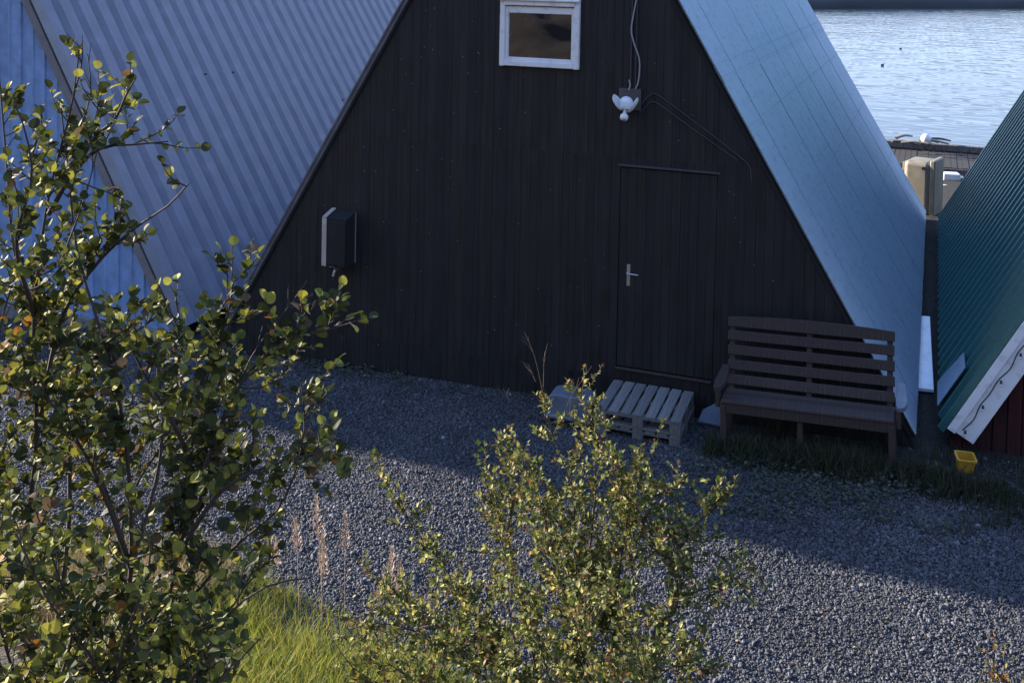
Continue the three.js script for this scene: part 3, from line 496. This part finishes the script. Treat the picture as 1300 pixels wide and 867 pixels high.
{ // timber pier and clutter at the water's edge
  const p = thing('pier', 'dark timber pier at the edge of the water behind the tub', 'pier', [4.0, 0, -17]);
  for (let i = 0; i < 36; i++) part('deck_plank', bxuv(rb(0.122, 0.05, 2.4, 0.006)), M.pierWood, p).position.set(-2.25 + i * 0.125, -0.30 + 0.01 * hash2(i, 1, 2), 0);
  part('kerb_beam', bxuv(rb(4.6, 0.16, 0.2, 0.02)).translate(-0.1, -0.17, -1.1), M.pierGrey, p); part('kerb_beam', bxuv(rb(4.6, 0.14, 0.16, 0.02)).translate(-0.1, -0.36, 1.15), M.pierGrey, p);
  for (let i = 0; i < 4; i++) { part('pile', bxuv(new THREE.CylinderGeometry(0.11, 0.12, 2.2, 10)).translate(-2 + i * 1.3, -1.42, 1.0), M.pierWood, p); part('pile', bxuv(new THREE.CylinderGeometry(0.11, 0.12, 2.2, 10)).translate(-2 + i * 1.3, -1.42, -1.0), M.pierWood, p); }
  const bx = (x, y, z, w, h, d, ry, lab) => { const m = solo('foam_box', bxuv(rb(w, h, d, 0.02, 2)), M.white, lab, 'box'); m.position.set(x, y, z); m.rotation.y = ry; };
  bx(4.15, -0.20, -14.3, 0.34, 0.14, 0.3, 0.2, 'small white box on the shore right of the fish tub'); bx(4.3, -0.30, -13.2, 0.85, 0.10, 0.6, -0.2, 'flat white sheet on the shore right of the fish tub');
  const lg = thing('driftwood_pile', 'pale driftwood and rope heaped on the pier above the tub', 'driftwood', [3.35, -0.02, -17.6]);
  const r = rng(23); for (let i = 0; i < 9; i++) { const a = V(ran(-0.6, 0.3, r), ran(-0.05, 0.06, r), ran(-0.3, 0.3, r)), b = a.clone().add(V(ran(0.3, 0.7, r), ran(-0.05, 0.07, r), ran(-0.3, 0.3, r))); part('log', tube([a, a.clone().lerp(b, 0.5).add(V(0, 0.04, 0)), b], ran(0.02, 0.045, r), 0.02, 7), i % 3 ? M.pierGrey : M.tub, lg); }
  part('buoy', new THREE.SphereGeometry(0.12, 14, 10).translate(0.28, 0.12, 0.1), M.white, lg);
}
for (const [x, z, lab] of [[1.44, -74.8, 'small dark bird on the water, the farther of two'], [0.86, -59.1, 'small dark bird on the water, the nearer of two']]) {
  const b = thing('sea_bird', lab, 'bird', [x, -1.6, z], 0.8, 'birds on the water'); b.scale.setScalar(0.45);
  part('body', mergeGeometries([new THREE.SphereGeometry(0.13, 12, 8).scale(1.9, 0.8, 1).translate(0, 0.06, 0), tube([V(0.17, 0.08, 0), V(0.23, 0.19, 0), V(0.25, 0.25, 0)], 0.05, 0.04, 8), new THREE.SphereGeometry(0.055, 10, 8).translate(0.26, 0.27, 0), new THREE.ConeGeometry(0.022, 0.1, 6).rotateZ(-Math.PI / 2).translate(0.34, 0.26, 0), new THREE.ConeGeometry(0.06, 0.18, 6).rotateZ(1.9).translate(-0.27, 0.1, 0)].map((g) => { const q = g.index ? g.toNonIndexed() : g; return q; })), M.dark, b);
}

// limbs of the shrubs, root to tip, in metres
const LEFT_LIMBS = [[[1.36,0.8,7.87],[1.36,1.64,7.95],[1.38,2.25,8.03],[1.44,2.72,8.04],[1.46,3.09,8.07],[1.53,3.43,8.09],[1.62,3.7,8.1],[1.64,3.83,8.1]],[[1.36,0.8,7.87],[1.57,1.8,7.92],[1.73,2.4,7.99],[1.76,2.88,8.07],[1.73,3.14,8.13],[1.68,3.29,8.14],[1.61,3.54,8.11],[1.59,3.67,8.11]],[[1.36,0.8,7.87],[1.24,1.73,7.78],[1.28,2.37,7.74],[1.27,2.81,7.78],[1.18,3.16,7.86],[1.14,3.46,7.86],[1.1,3.8,7.86]],[[1.44,2.72,8.04],[1.5,3.08,8.0],[1.59,3.23,7.96],[1.72,3.34,7.96],[1.83,3.41,7.97],[1.91,3.48,7.99]],[[1.53,3.38,8.09],[1.63,3.51,8.1],[1.73,3.58,8.11],[1.81,3.59,8.08],[1.89,3.6,8.05]],[[1.63,3.51,8.1],[1.64,3.59,8.04],[1.69,3.64,8.02],[1.72,3.71,8.01],[1.74,3.75,8.0]],[[1.58,1.5,7.98],[1.89,2.2,8.1],[2.01,2.58,8.15],[2.03,2.82,8.13],[2.07,3.04,8.11],[2.11,3.18,8.09],[2.12,3.27,8.08]],[[2.01,2.58,8.15],[2.12,2.89,8.15],[2.18,3.04,8.12],[2.27,3.14,8.08],[2.35,3.16,8.05],[2.41,3.18,8.02]],[[2.01,2.58,8.15],[2.18,2.8,8.18],[2.29,2.86,8.14],[2.37,2.88,8.1],[2.42,2.92,8.08]],[[1.72,1.69,8.02],[2.16,2.39,8.26],[2.25,2.55,8.27],[2.34,2.62,8.23],[2.43,2.64,8.2]],[[1.59,1.72,7.96],[1.85,2.29,8.06],[2.03,2.46,8.09],[2.12,2.58,8.05],[2.22,2.68,8.01],[2.27,2.87,7.98],[2.26,2.99,7.98]],[[1.73,2.4,7.99],[1.73,2.62,7.88],[1.71,2.82,7.82],[1.75,2.96,7.8],[1.73,3.09,7.81]],[[1.38,2.25,8.03],[1.35,2.66,8.13],[1.4,3.0,8.15],[1.45,3.21,8.13]],[[1.59,1.72,7.96],[1.95,2.36,8.34],[1.89,2.61,8.46],[1.82,2.75,8.48]],[[1.72,1.69,8.02],[2.22,2.36,8.34],[2.33,2.5,8.35],[2.38,2.56,8.33]],[[1.73,2.4,7.99],[1.7,2.71,8.1],[1.6,2.87,8.13],[1.52,2.96,8.16]],[[1.32,1.56,7.86],[1.52,2.16,8.19],[1.54,2.43,8.28],[1.51,2.65,8.28]],[[1.32,1.56,7.86],[1.77,2.26,8.3],[1.87,2.48,8.36],[1.83,2.62,8.37],[1.78,2.77,8.39]],[[1.57,1.8,7.92],[1.98,2.38,8.33],[2.08,2.58,8.39],[2.11,2.72,8.37],[2.07,2.83,8.38]],[[1.57,1.8,7.92],[1.79,2.04,7.88],[1.87,2.17,7.84],[1.95,2.26,7.81],[2.01,2.4,7.78]],[[1.73,2.4,7.99],[1.46,2.75,7.87],[1.5,2.91,7.85],[1.59,2.98,7.81],[1.65,3.03,7.79]],[[1.46,3.09,8.07],[1.57,3.36,8.24],[1.6,3.5,8.22],[1.58,3.62,8.22],[1.55,3.7,8.23]],[[2.03,2.82,8.13],[2.07,3.0,8.27],[2.01,3.1,8.29],[1.98,3.17,8.3]],[[1.53,3.43,8.09],[1.44,3.52,8.06],[1.47,3.63,8.05],[1.45,3.67,8.06]],[[1.89,2.2,8.1],[1.51,2.4,7.76],[1.7,2.72,7.67],[1.88,2.84,7.6],[1.97,2.77,7.57]]];
const LEFT_BARE = [[[2.11,2.88,8.13],[2.19,3.1,8.09],[2.25,3.2,8.04],[2.29,3.27,8.01]],[[1.62,3.7,8.1],[1.64,3.8,8.09],[1.64,3.87,8.09]],[[1.61,3.54,8.11],[1.66,3.71,8.08],[1.65,3.82,8.08]],[[1.64,3.28,8.16],[1.69,3.45,8.13],[1.72,3.57,8.12]]];
const MID_LIMBS = [[[2.34,-0.49,5.82],[2.4,0.54,5.97],[2.45,1.34,6.14],[2.46,1.72,6.23],[2.44,1.97,6.23],[2.37,2.16,6.25],[2.32,2.29,6.26]],[[2.34,-0.49,5.82],[2.3,0.71,6.01],[2.22,1.28,6.12],[2.12,1.61,6.15],[2.07,1.8,6.16],[2.02,1.97,6.18]],[[2.34,-0.49,5.82],[2.54,0.86,6.12],[2.62,1.44,6.18],[2.64,1.76,6.16],[2.69,2.01,6.13],[2.76,2.17,6.1]],[[2.34,-0.49,5.82],[2.69,0.93,6.17],[2.82,1.41,6.21],[2.87,1.69,6.18],[2.83,1.9,6.19],[2.81,2.03,6.19]],[[2.84,1.72,6.19],[2.92,1.88,6.16],[3.03,1.97,6.11]],[[2.84,1.6,6.2],[2.98,1.64,6.14],[3.14,1.71,6.07]],[[2.3,0.71,6.01],[2.21,1.24,6.35],[2.12,1.52,6.48],[2.02,1.74,6.56],[1.91,1.94,6.65],[1.82,2.1,6.68]],[[2.21,1.24,6.35],[2.13,1.42,6.58],[2.0,1.57,6.74],[1.87,1.6,6.79],[1.76,1.57,6.83]],[[2.45,1.34,6.14],[2.46,1.65,6.02],[2.47,1.95,6.0],[2.43,2.14,6.01],[2.41,2.31,6.02]],[[2.45,1.34,6.14],[2.4,1.8,6.36],[2.34,2.02,6.38],[2.27,2.14,6.4]],[[2.54,0.86,6.12],[2.59,1.47,6.51],[2.54,1.73,6.58],[2.45,1.91,6.6]],[[2.54,0.86,6.12],[2.75,1.48,6.56],[2.84,1.71,6.57],[2.91,1.8,6.54]],[[2.3,0.71,6.01],[2.35,1.35,6.72],[2.28,1.53,6.79],[2.2,1.61,6.82]],[[2.3,0.71,6.01],[2.18,1.42,6.89],[2.09,1.56,6.97],[2.01,1.61,7.0]],[[2.45,1.34,6.14],[2.5,1.49,5.9],[2.56,1.68,5.76],[2.78,1.82,5.67]],[[2.54,0.86,6.12],[2.56,1.54,6.79],[2.52,1.76,6.85],[2.49,1.87,6.86]],[[2.54,0.86,6.12],[2.78,1.5,6.76],[2.96,1.67,6.74],[3.04,1.72,6.7]],[[2.3,0.71,6.01],[2.02,1.05,6.53],[1.88,1.27,6.68],[1.74,1.36,6.74],[1.67,1.45,6.76]],[[2.34,-0.49,5.82],[2.23,0.91,6.56],[2.1,1.28,6.71],[2.04,1.49,6.73],[2.06,1.66,6.66]],[[2.34,-0.49,5.82],[2.42,1.14,6.8],[2.41,1.56,7.01],[2.45,1.77,6.98],[2.45,1.96,6.92]],[[2.34,-0.49,5.82],[2.63,1.22,6.82],[2.71,1.63,7.0],[2.75,1.84,6.97],[2.71,1.99,6.93]],[[2.34,-0.49,5.82],[2.84,1.22,6.75],[2.92,1.6,6.86],[2.88,1.81,6.87],[2.82,1.96,6.84]],[[2.34,-0.49,5.82],[2.88,0.93,6.31],[2.97,1.37,6.48],[2.99,1.57,6.46],[3.04,1.71,6.44]],[[2.21,1.24,6.35],[1.96,1.42,6.43],[1.81,1.52,6.49],[1.72,1.58,6.52]],[[2.62,1.44,6.18],[2.43,1.67,6.14],[2.3,1.86,6.18],[2.15,1.95,6.24]],[[2.45,1.34,6.14],[2.69,1.71,6.36],[2.8,1.83,6.31],[2.91,1.87,6.26]],[[2.12,1.61,6.15],[2.11,1.76,6.04],[2.09,1.89,6.05],[2.07,1.99,6.05]],[[2.87,1.69,6.18],[2.77,1.76,6.11],[2.66,1.92,6.15],[2.56,2.1,6.18]]];
const MID_BARE = [[[2.37,2.16,6.25],[2.32,2.35,6.26],[2.28,2.51,6.27],[2.24,2.6,6.28]],[[2.32,2.34,6.26],[2.32,2.45,6.26],[2.32,2.5,6.26]],[[2.36,2.23,6.25],[2.2,2.32,6.31],[2.17,2.37,6.32]],[[2.29,2.4,6.27],[2.26,2.47,6.28]],[[2.43,2.14,6.01],[2.38,2.25,6.14],[2.47,2.43,6.09]]];
const RIGHT_LIMBS = [[[4.01,1.6,6.6],[4.01,1.83,6.68],[4.01,1.94,6.69]],[[4.08,1.01,6.48],[4.01,1.6,6.6],[3.98,1.83,6.66],[3.98,2.0,6.7]],[[4.08,1.01,6.48],[4.08,1.6,6.57],[4.05,1.86,6.63]],[[4.01,1.6,6.6],[3.93,1.84,6.73],[3.95,1.91,6.72]]];

// ---------------------------------------------------------------- plants
function leafProto(kind) {          // unit leaf along +y in the xy plane, folded along the midrib, tip bent; returns flat triangle positions
  const rows = kind === 'round' ? [[0, 0], [0.10, 0.30], [0.34, 0.49], [0.64, 0.45], [0.87, 0.25], [1, 0]] : [[0, 0], [0.25, 0.24], [0.6, 0.24], [1, 0]];
  const P = [], fold = 0.28, z = (y, x) => fold * Math.abs(x) - 0.22 * y * y;
  for (let i = 0; i < rows.length - 1; i++) { const [y0, w0] = rows[i], [y1, w1] = rows[i + 1];
    for (const s of [-1, 1]) { const a = [0, y0, z(y0, 0)], b = [s * w0, y0, z(y0, w0)], c = [s * w1, y1, z(y1, w1)], d = [0, y1, z(y1, 0)];
      if (w0 > 0) P.push(...(s > 0 ? [...a, ...b, ...c] : [...a, ...c, ...b])); if (w1 > 0 || w0 > 0) { if (w1 > 0) P.push(...(s > 0 ? [...a, ...c, ...d] : [...a, ...d, ...c])); else if (w0 > 0) P.push(...(s > 0 ? [...a, ...b, ...d] : [...a, ...d, ...b])); } } }
  return P;
}
const leafMat = (o) => phy({ roughness: 0.75, specularIntensity: 0.4, transmission: 0.4, thickness: 0, ...o });
function leafGeo(P) { const g = new THREE.BufferGeometry(); g.setAttribute('position', new THREE.Float32BufferAttribute(P, 3)); g.computeVertexNormals(); return g; }
// grows a shrub: limbs (polylines), twigs with leaves; nearest 300 leaves are parts of their own, the rest one part
function shrub(name, label, limbs, bare, o) {
  const base = V(...limbs[0][0]), sh = thing(name, label, 'shrub', [base.x, groundY(base.x, base.z) - 0.02, base.z]), r = rng(o.seed), org = sh.position.clone(), loc = (p) => p.clone().sub(org);
  const wood = [], leaves = [], up = V(0, 1, 0);
  const addLeaf = (p, dir, len) => { // blade leaves the twig along dir, turned freely
    const tint = r(); leaves.push({ p: p.clone(), dir: dir.clone(), roll: ran(-1.3, 1.3, r), len, tint, d: p.distanceTo(camera.position) });
  };
  const randDir = () => { const a = r() * 6.283, u = ran(-1, 1, r), q = Math.sqrt(1 - u * u); return V(q * Math.cos(a), u, q * Math.sin(a)); };
  const twig = (p, dir, len, depth) => {
    const pts = [p.clone()]; let q = p.clone(), d = dir.clone(); const n = 4;
    for (let i = 0; i < n; i++) { d.add(randDir().multiplyScalar(0.28)).add(V(0, 0.12, 0)).normalize(); q = q.clone().addScaledVector(d, len / n); pts.push(q); }
    wood.push(tube(pts.map(loc), o.twigR, o.twigR * 0.5, 4, 5));
    const c = new THREE.CatmullRomCurve3(pts), nl = Math.max(2, Math.round(len / o.gap * ran(0.7, 1.3, r)));
    for (let i = 0; i < nl; i++) { const t = 0.15 + 0.85 * (i + r() * 0.6) / nl, pp = c.getPoint(Math.min(1, t)), tg = c.getTangent(Math.min(1, t)); const side = randDir().cross(tg).normalize(); addLeaf(pp, tg.multiplyScalar(0.55).addScaledVector(side, 0.85).add(V(0, 0.1, 0)).normalize(), o.leaf * ran(0.5, 1.2, r)); }
    addLeaf(pts[n], d, o.leaf * 0.9);
    if (depth > 0) for (let k = 0; k < 2; k++) twig(c.getPoint(ran(0.3, 0.8, r)), d.clone().add(randDir().multiplyScalar(0.9)).normalize(), len * 0.6, depth - 1);
  };
  limbs.forEach((L, li) => {
    const pts = L.map((q) => V(...q)); if (pts[0].y < groundY(pts[0].x, pts[0].z)) pts[0].y = groundY(pts[0].x, pts[0].z) - 0.05;
    const c = new THREE.CatmullRomCurve3(pts, false, 'centripetal'), len = c.getLength(), r0 = o.limbR * (li < 3 ? 1 : 0.6);
    wood.push(tube(pts.map(loc), r0, o.twigR * 0.9, 6, Math.max(10, Math.round(len * 18))));
    const n = Math.round(len / o.step);
    for (let i = 0; i < n; i++) { const t = (i + r()) / n, p = c.getPointAt(t); if (p.y < o.minY || r() < o.skip(p, t)) continue;
      const tg = c.getTangentAt(t), dir = randDir().addScaledVector(tg, 0.7).add(V(0, 0.25, 0)).normalize(); twig(p, dir, o.twigLen * ran(0.45, 1.2, r) * (1 - 0.45 * t), r() < o.fork ? 1 : 0); }
  });
  for (const L of bare) { const pts = L.map((q) => V(...q)); wood.push(tube(pts.map(loc), o.twigR * 1.3, o.twigR * 0.6, 5, 8)); for (let i = 0; i < 5; i++) { const c = new THREE.CatmullRomCurve3(pts), p = c.getPoint(ran(0.3, 0.95, r)), d = c.getTangent(0.8).add(randDir().multiplyScalar(0.7)).normalize(); wood.push(tube([p, p.clone().addScaledVector(d, ran(0.02, 0.07, r))].map(loc), o.twigR * 0.8, o.twigR * 0.4, 4, 2)); } }
  part('stems', mergeGeometries(wood), o.bark ?? M.bark, sh);
  // leaves
  const P = leafProto(o.kind), nv = P.length / 3, proto = leafGeo(P), pal = o.palette, mats = pal.map(([c]) => leafMat({ color: lin(...c) }));
  const pick = (t) => { let a = 0; for (let i = 0; i < pal.length; i++) { a += pal[i][1]; if (t < a) return i; } return 0; };
  const mat4 = (L) => { const y = L.dir, x = V().crossVectors(y, up).normalize(), z = V().crossVectors(x, y).normalize(); if (z.y < 0) { z.negate(); x.negate(); } return basis(x, y, z, loc(L.p)).multiply(new THREE.Matrix4().makeRotationY(L.roll)).multiply(new THREE.Matrix4().makeScale(L.len * (o.wide ?? 1), L.len, L.len)); };
  leaves.sort((a, b) => a.d - b.d); const own = leaves.filter((L) => L.p.y > (o.ownY ?? -9)).slice(0, 300), isOwn = new Set(own);
  for (const L of own) { const m = part('leaf', proto, mats[pick(L.tint)], sh); m.applyMatrix4(mat4(L)); }
  const rest = leaves.filter((L) => !isOwn.has(L)), A = new Float32Array(rest.length * nv * 3), C = new Float32Array(rest.length * nv * 3), v = V();
  rest.forEach((L, k) => { const m = mat4(L), c = pal[pick(L.tint)][0], j = 0.75 + 0.5 * r(); for (let i = 0; i < nv; i++) { v.set(P[i * 3], P[i * 3 + 1], P[i * 3 + 2]).applyMatrix4(m); const q = (k * nv + i) * 3; A[q] = v.x; A[q + 1] = v.y; A[q + 2] = v.z; C[q] = c[0] * j; C[q + 1] = c[1] * j; C[q + 2] = c[2] * j; } });
  const g = new THREE.BufferGeometry(); g.setAttribute('position', new THREE.BufferAttribute(A, 3)); g.setAttribute('color', new THREE.BufferAttribute(C, 3)); g.computeVertexNormals();
  part('foliage', g, leafMat({ vertexColors: true }), sh).userData.kind = 'stuff';
  console.log(name, 'leaves', leaves.length);
  return sh;
}
shrub('leafy_shrub', 'tall round-leaved green shrub filling the left foreground', LEFT_LIMBS, LEFT_BARE, { seed: 101, leaf: 0.0295, kind: 'round', twigR: 0.0022, limbR: 0.012, step: 0.021, twigLen: 0.19, gap: 0.020, fork: 0.45, minY: 1.7, ownY: 2.2, bark: M.bark,
  skip: (p, t) => (p.y > 3.3 ? 0.5 : 0.0) + (vnoise(p.x * 5 + 3, p.y * 5 + p.z * 4, 0, 77) < 0.36 ? 0.5 : 0.0) + (p.x > 2.05 && p.y < 2.88 ? 0.45 : 0) + (p.x > 1.48 && p.x < 1.75 && p.y > 2.38 && p.y < 2.64 ? 0.5 : 0) + (p.y < 2.42 ? 0.15 : 0),
  palette: [[[0.042, 0.052, 0.014], 0.30], [[0.075, 0.088, 0.018], 0.26], [[0.16, 0.17, 0.03], 0.22], [[0.34, 0.31, 0.05], 0.16], [[0.14, 0.09, 0.05], 0.05], [[0.35, 0.16, 0.03], 0.02]] });
shrub('small_leaved_shrub', 'dense small-leaved shrub turning yellow, centre foreground', MID_LIMBS, MID_BARE, { seed: 202, leaf: 0.026, kind: 'slim', wide: 1.2, twigR: 0.0018, limbR: 0.009, step: 0.0195, twigLen: 0.19, gap: 0.012, fork: 0.7, minY: 0.9, ownY: 1.2, bark: M.bark,
  skip: (p, t) => t > 0.9 ? 0.4 : 0.0,
  palette: [[[0.10, 0.125, 0.03], 0.34], [[0.20, 0.21, 0.045], 0.32], [[0.40, 0.37, 0.10], 0.20], [[0.28, 0.17, 0.06], 0.09], [[0.12, 0.06, 0.03], 0.06]] });
shrub('small_leaved_shrub', 'sprig of a small orange-tinged shrub at the lower right edge', RIGHT_LIMBS, [], { seed: 303, leaf: 0.022, kind: 'slim', wide: 1.3, twigR: 0.0018, limbR: 0.005, step: 0.03, twigLen: 0.07, gap: 0.014, fork: 0.2, minY: 1.2, skip: () => 0,
  palette: [[[0.12, 0.12, 0.035], 0.4], [[0.25, 0.17, 0.04], 0.35], [[0.28, 0.12, 0.03], 0.25]] });

function bladeGeo(segs = 3, w = 0.0045, bend = 0.5) { const P = []; const q = (t) => [bend * t * t * 0.6, t * (1 - 0.15 * bend * t), 0]; for (let i = 0; i < segs; i++) { const t0 = i / segs, t1 = (i + 1) / segs, a = q(t0), b = q(t1), w0 = w * (1 - t0 * 0.85), w1 = w * (1 - t1 * 0.95); P.push(a[0], a[1], -w0, a[0], a[1], w0, b[0], b[1], w1, a[0], a[1], -w0, b[0], b[1], w1, b[0], b[1], -w1); } return leafGeo(P); }
function grassField(name, label, spots, h0, h1, cols, seed, w = 0.012) {   // spots: [x, z] list
  const r = rng(seed), g = bladeGeo(3, w, 0.7), im = new THREE.InstancedMesh(g, phy({ roughness: 0.85, transmission: 0.4, thickness: 0, specularIntensity: 0.4 }), spots.length), m = new THREE.Matrix4(), q = new THREE.Quaternion();
  im.name = numbered(name); im.castShadow = im.receiveShadow = true;
  spots.forEach(([x, z, k = 1], i) => { const h = ran(h0, h1, r) * k; q.setFromEuler(new THREE.Euler(ran(-0.45, 0.45, r), r() * 6.283, ran(-0.35, 0.35, r))); m.compose(V(x, groundY(x, z) - 0.01, z), q, V(h, h, h * ran(0.7, 1.3, r))); im.setMatrixAt(i, m); const c = cols[Math.floor(r() * cols.length)], j = ran(0.75, 1.25, r); im.setColorAt(i, lin(c[0] * j, c[1] * j, c[2] * j)); });
  scene.add(im); tag(im, label, 'grass', null, 'stuff');
}
{
  const r = rng(55), turf = [], edge = [], wall = [], bench = [], gap = [], dry = [];
  for (let i = 0; i < 42000; i++) { const x = ran(-4.2, 2.4, r), z = footZ(x) + ran(-0.05, 1.9, r) * 1; const n = fbm(x * 1.2, z * 1.2, 2, 0, 44); if (n < 0.34 && r() < 0.7) continue; (fbm(x * 0.8 + 3, z * 0.8, 2, 0, 45) < 0.46 && x < -0.7 ? dry : turf).push([x, z, 0.7 + n * 0.8]); }
  for (let i = 0; i < 6000; i++) { const x = ran(1.6, 6, r), z = footZ(x) + ran(0.1, 2.0, r); turf.push([x, z, 0.5]); }
  grassField('grass', 'bright yellow-green long grass on the bank at lower left', turf, 0.08, 0.20, [[0.20, 0.23, 0.02], [0.30, 0.29, 0.03], [0.14, 0.19, 0.02], [0.34, 0.28, 0.06]], 1, 0.018);
  grassField('dry_grass', 'dry straw-coloured grass on the bank at far lower left', dry, 0.10, 0.28, [[0.30, 0.22, 0.11], [0.22, 0.16, 0.08], [0.16, 0.15, 0.05]], 2, 0.016);
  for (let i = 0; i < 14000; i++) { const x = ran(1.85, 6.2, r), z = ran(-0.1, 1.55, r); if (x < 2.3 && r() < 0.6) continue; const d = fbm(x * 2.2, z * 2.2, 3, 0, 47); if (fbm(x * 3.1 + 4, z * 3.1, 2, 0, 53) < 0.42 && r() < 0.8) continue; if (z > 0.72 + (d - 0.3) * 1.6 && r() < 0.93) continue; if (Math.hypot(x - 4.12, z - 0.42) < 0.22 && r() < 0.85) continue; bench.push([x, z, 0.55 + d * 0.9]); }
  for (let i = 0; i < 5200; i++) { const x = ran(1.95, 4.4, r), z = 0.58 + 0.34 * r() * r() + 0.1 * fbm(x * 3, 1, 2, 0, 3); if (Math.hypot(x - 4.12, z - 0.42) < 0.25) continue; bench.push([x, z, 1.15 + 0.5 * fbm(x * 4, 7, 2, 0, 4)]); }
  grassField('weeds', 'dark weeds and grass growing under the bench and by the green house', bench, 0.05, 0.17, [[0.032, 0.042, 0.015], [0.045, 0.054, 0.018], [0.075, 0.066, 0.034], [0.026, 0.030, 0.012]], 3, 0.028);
  for (let i = 0; i < 2600; i++) { const x = ran(-7.8, 0.9, r), z = Math.abs(ran(-0.3, 0.3, r)) * r() + 0.02; const d = fbm(x * 1.9, 3, 3, 0, 48); if (d < 0.48) continue; wall.push([x, z, 0.4 + d]); }
  grassField('wall_weeds', 'low weeds along the foot of the black wall', wall, 0.03, 0.13, [[0.06, 0.07, 0.03], [0.10, 0.09, 0.05], [0.13, 0.11, 0.07]], 4, 0.03);
  for (let i = 0; i < 5000; i++) { const x = ran(3.5, 4.05, r), z = ran(-11, -0.2, r); if (Math.abs(x - 3.75) < 0.1 && z > -4 && z < -1.4) continue; gap.push([x, z, 0.7]); }
  grassField('gap_weeds', 'dark moss and weeds in the gap between the houses', gap, 0.03, 0.10, [[0.05, 0.05, 0.025], [0.06, 0.045, 0.03], [0.04, 0.05, 0.02]], 5, 0.04);
}
{ // broad-leaved ground cover in front of the bench and by the wall
  const r = rng(71), g = leafGeo(leafProto('round')), M4 = [], C = [], q = new THREE.Quaternion(), m = new THREE.Matrix4();
  for (let i = 0; i < 11000; i++) { const far = r() < 0.25, x = far ? ran(-6.5, 0.6, r) : ran(1.9, 5.6, r), z = far ? 0.03 + 0.35 * r() * r() : ran(0.25, 1.25 + 0.9 * fbm(x * 1.1, 2, 2, 0, 6), r), n = fbm(x * 2.6 + 5, z * 2.6, 3, 0, 49);
    if (n < (far ? 0.55 : 0.53 + 0.12 * sstep(0.9, 1.6, z))) continue; if (Math.hypot(x - 4.12, z - 0.42) < 0.2 && r() < 0.8) continue;
    const s = ran(0.014, 0.034, r); q.setFromEuler(new THREE.Euler(-ran(0.5, 1.6, r), r() * 6.283, 0, 'YXZ')); m.compose(V(x, groundY(x, z) + ran(0.005, 0.06, r), z), q, V(s, s, s)); M4.push(m.clone()); const k = ran(0.7, 1.5, r); C.push(r() < 0.15 ? lin(0.10 * k, 0.09 * k, 0.05 * k) : lin(0.030 * k, 0.042 * k, 0.020 * k)); }
  const im = new THREE.InstancedMesh(g, phy({ roughness: 0.7, transmission: 0.3, thickness: 0 }), M4.length); M4.forEach((a, i) => { im.setMatrixAt(i, a); im.setColorAt(i, C[i]); });
  im.name = 'ground_cover'; im.castShadow = im.receiveShadow = true; scene.add(im); tag(im, 'low broad-leaved ground cover at the edge of the gravel before the bench', 'ground cover', null, 'stuff');
}
{ // fallen leaves scattered over the gravel
  const r = rng(83), g = leafGeo(leafProto('round')), n = 240, im = new THREE.InstancedMesh(g, std({ roughness: 0.8, side: THREE.DoubleSide }), n), m = new THREE.Matrix4(), q = new THREE.Quaternion();
  for (let i = 0; i < n; i++) { const x = ran(-6, 5.6, r), z = i % 3 ? ran(0.1, 4.1, r) : 3.9 - 2.2 * r() * r(), s = ran(0.016, 0.03, r); q.setFromEuler(new THREE.Euler(-Math.PI / 2 + ran(-0.5, 0.5, r), r() * 6.283, ran(-0.4, 0.4, r), 'YXZ')); m.compose(V(x, groundY(x, z) + 0.016, z), q, V(s, s, s)); im.setMatrixAt(i, m); const c = [[0.20, 0.16, 0.06], [0.16, 0.10, 0.05], [0.12, 0.12, 0.05], [0.26, 0.20, 0.10]][Math.floor(r() * 4)]; im.setColorAt(i, lin(...c)); }
  im.name = 'fallen_leaves'; im.castShadow = im.receiveShadow = true; scene.add(im); tag(im, 'small fallen leaves scattered over the gravel', 'leaves', null, 'stuff');
}
{ // dry seed heads standing at the edge of the bank
  const spots = [[-0.12, 4.15, 0.62], [0.0, 4.05, 0.75], [0.08, 4.2, 0.58], [-0.25, 4.25, 0.5], [0.62, 4.3, 0.66], [0.7, 4.36, 0.6], [0.66, 4.22, 0.48], [0.2, 4.1, 0.7], [0.15, 4.3, 0.55], [0.55, 4.4, 0.5]], r = rng(61);
  const mat = phy({ color: lin(0.42, 0.30, 0.22), roughness: 0.8, transmission: 0.3, thickness: 0 }), names = ['tallest dry grass stalk', 'bent dry grass stalk'];
  spots.forEach(([x, z, h], i) => {
    const t = thing('grass_stalk', 'dry reddish grass seed head standing at the edge of the gravel', 'grass stalk', [x, groundY(x, z), z], r() * 6, 'dry seed heads at the edge of the gravel'), lean = ran(-0.08, 0.08, r);
    part('stalk', tube([V(0, 0, 0), V(lean * 0.4, h * 0.5, 0), V(lean, h, 0)], 0.0025, 0.0012, 4, 6), mat, t);
    const P = []; for (let k = 0; k < 150; k++) { const y = h * ran(0.66, 1.02, r), w = 0.055 * (1.05 - (y / h - 0.66) / 0.36), a = r() * 6.3, l = ran(0.012, 0.03, r); const c = V(lean * y / h + Math.cos(a) * w * r(), y, Math.sin(a) * w * r()), d = V(Math.cos(a) * 0.5, 1, Math.sin(a) * 0.5).normalize().multiplyScalar(l), s = V(Math.sin(a), 0, -Math.cos(a)).multiplyScalar(0.0045); P.push(c.x - s.x, c.y, c.z - s.z, c.x + s.x, c.y, c.z + s.z, c.x + d.x, c.y + d.y, c.z + d.z); }
    part('seed_head', leafGeo(P), mat, t);
  });
}
renderer.render(scene, camera);
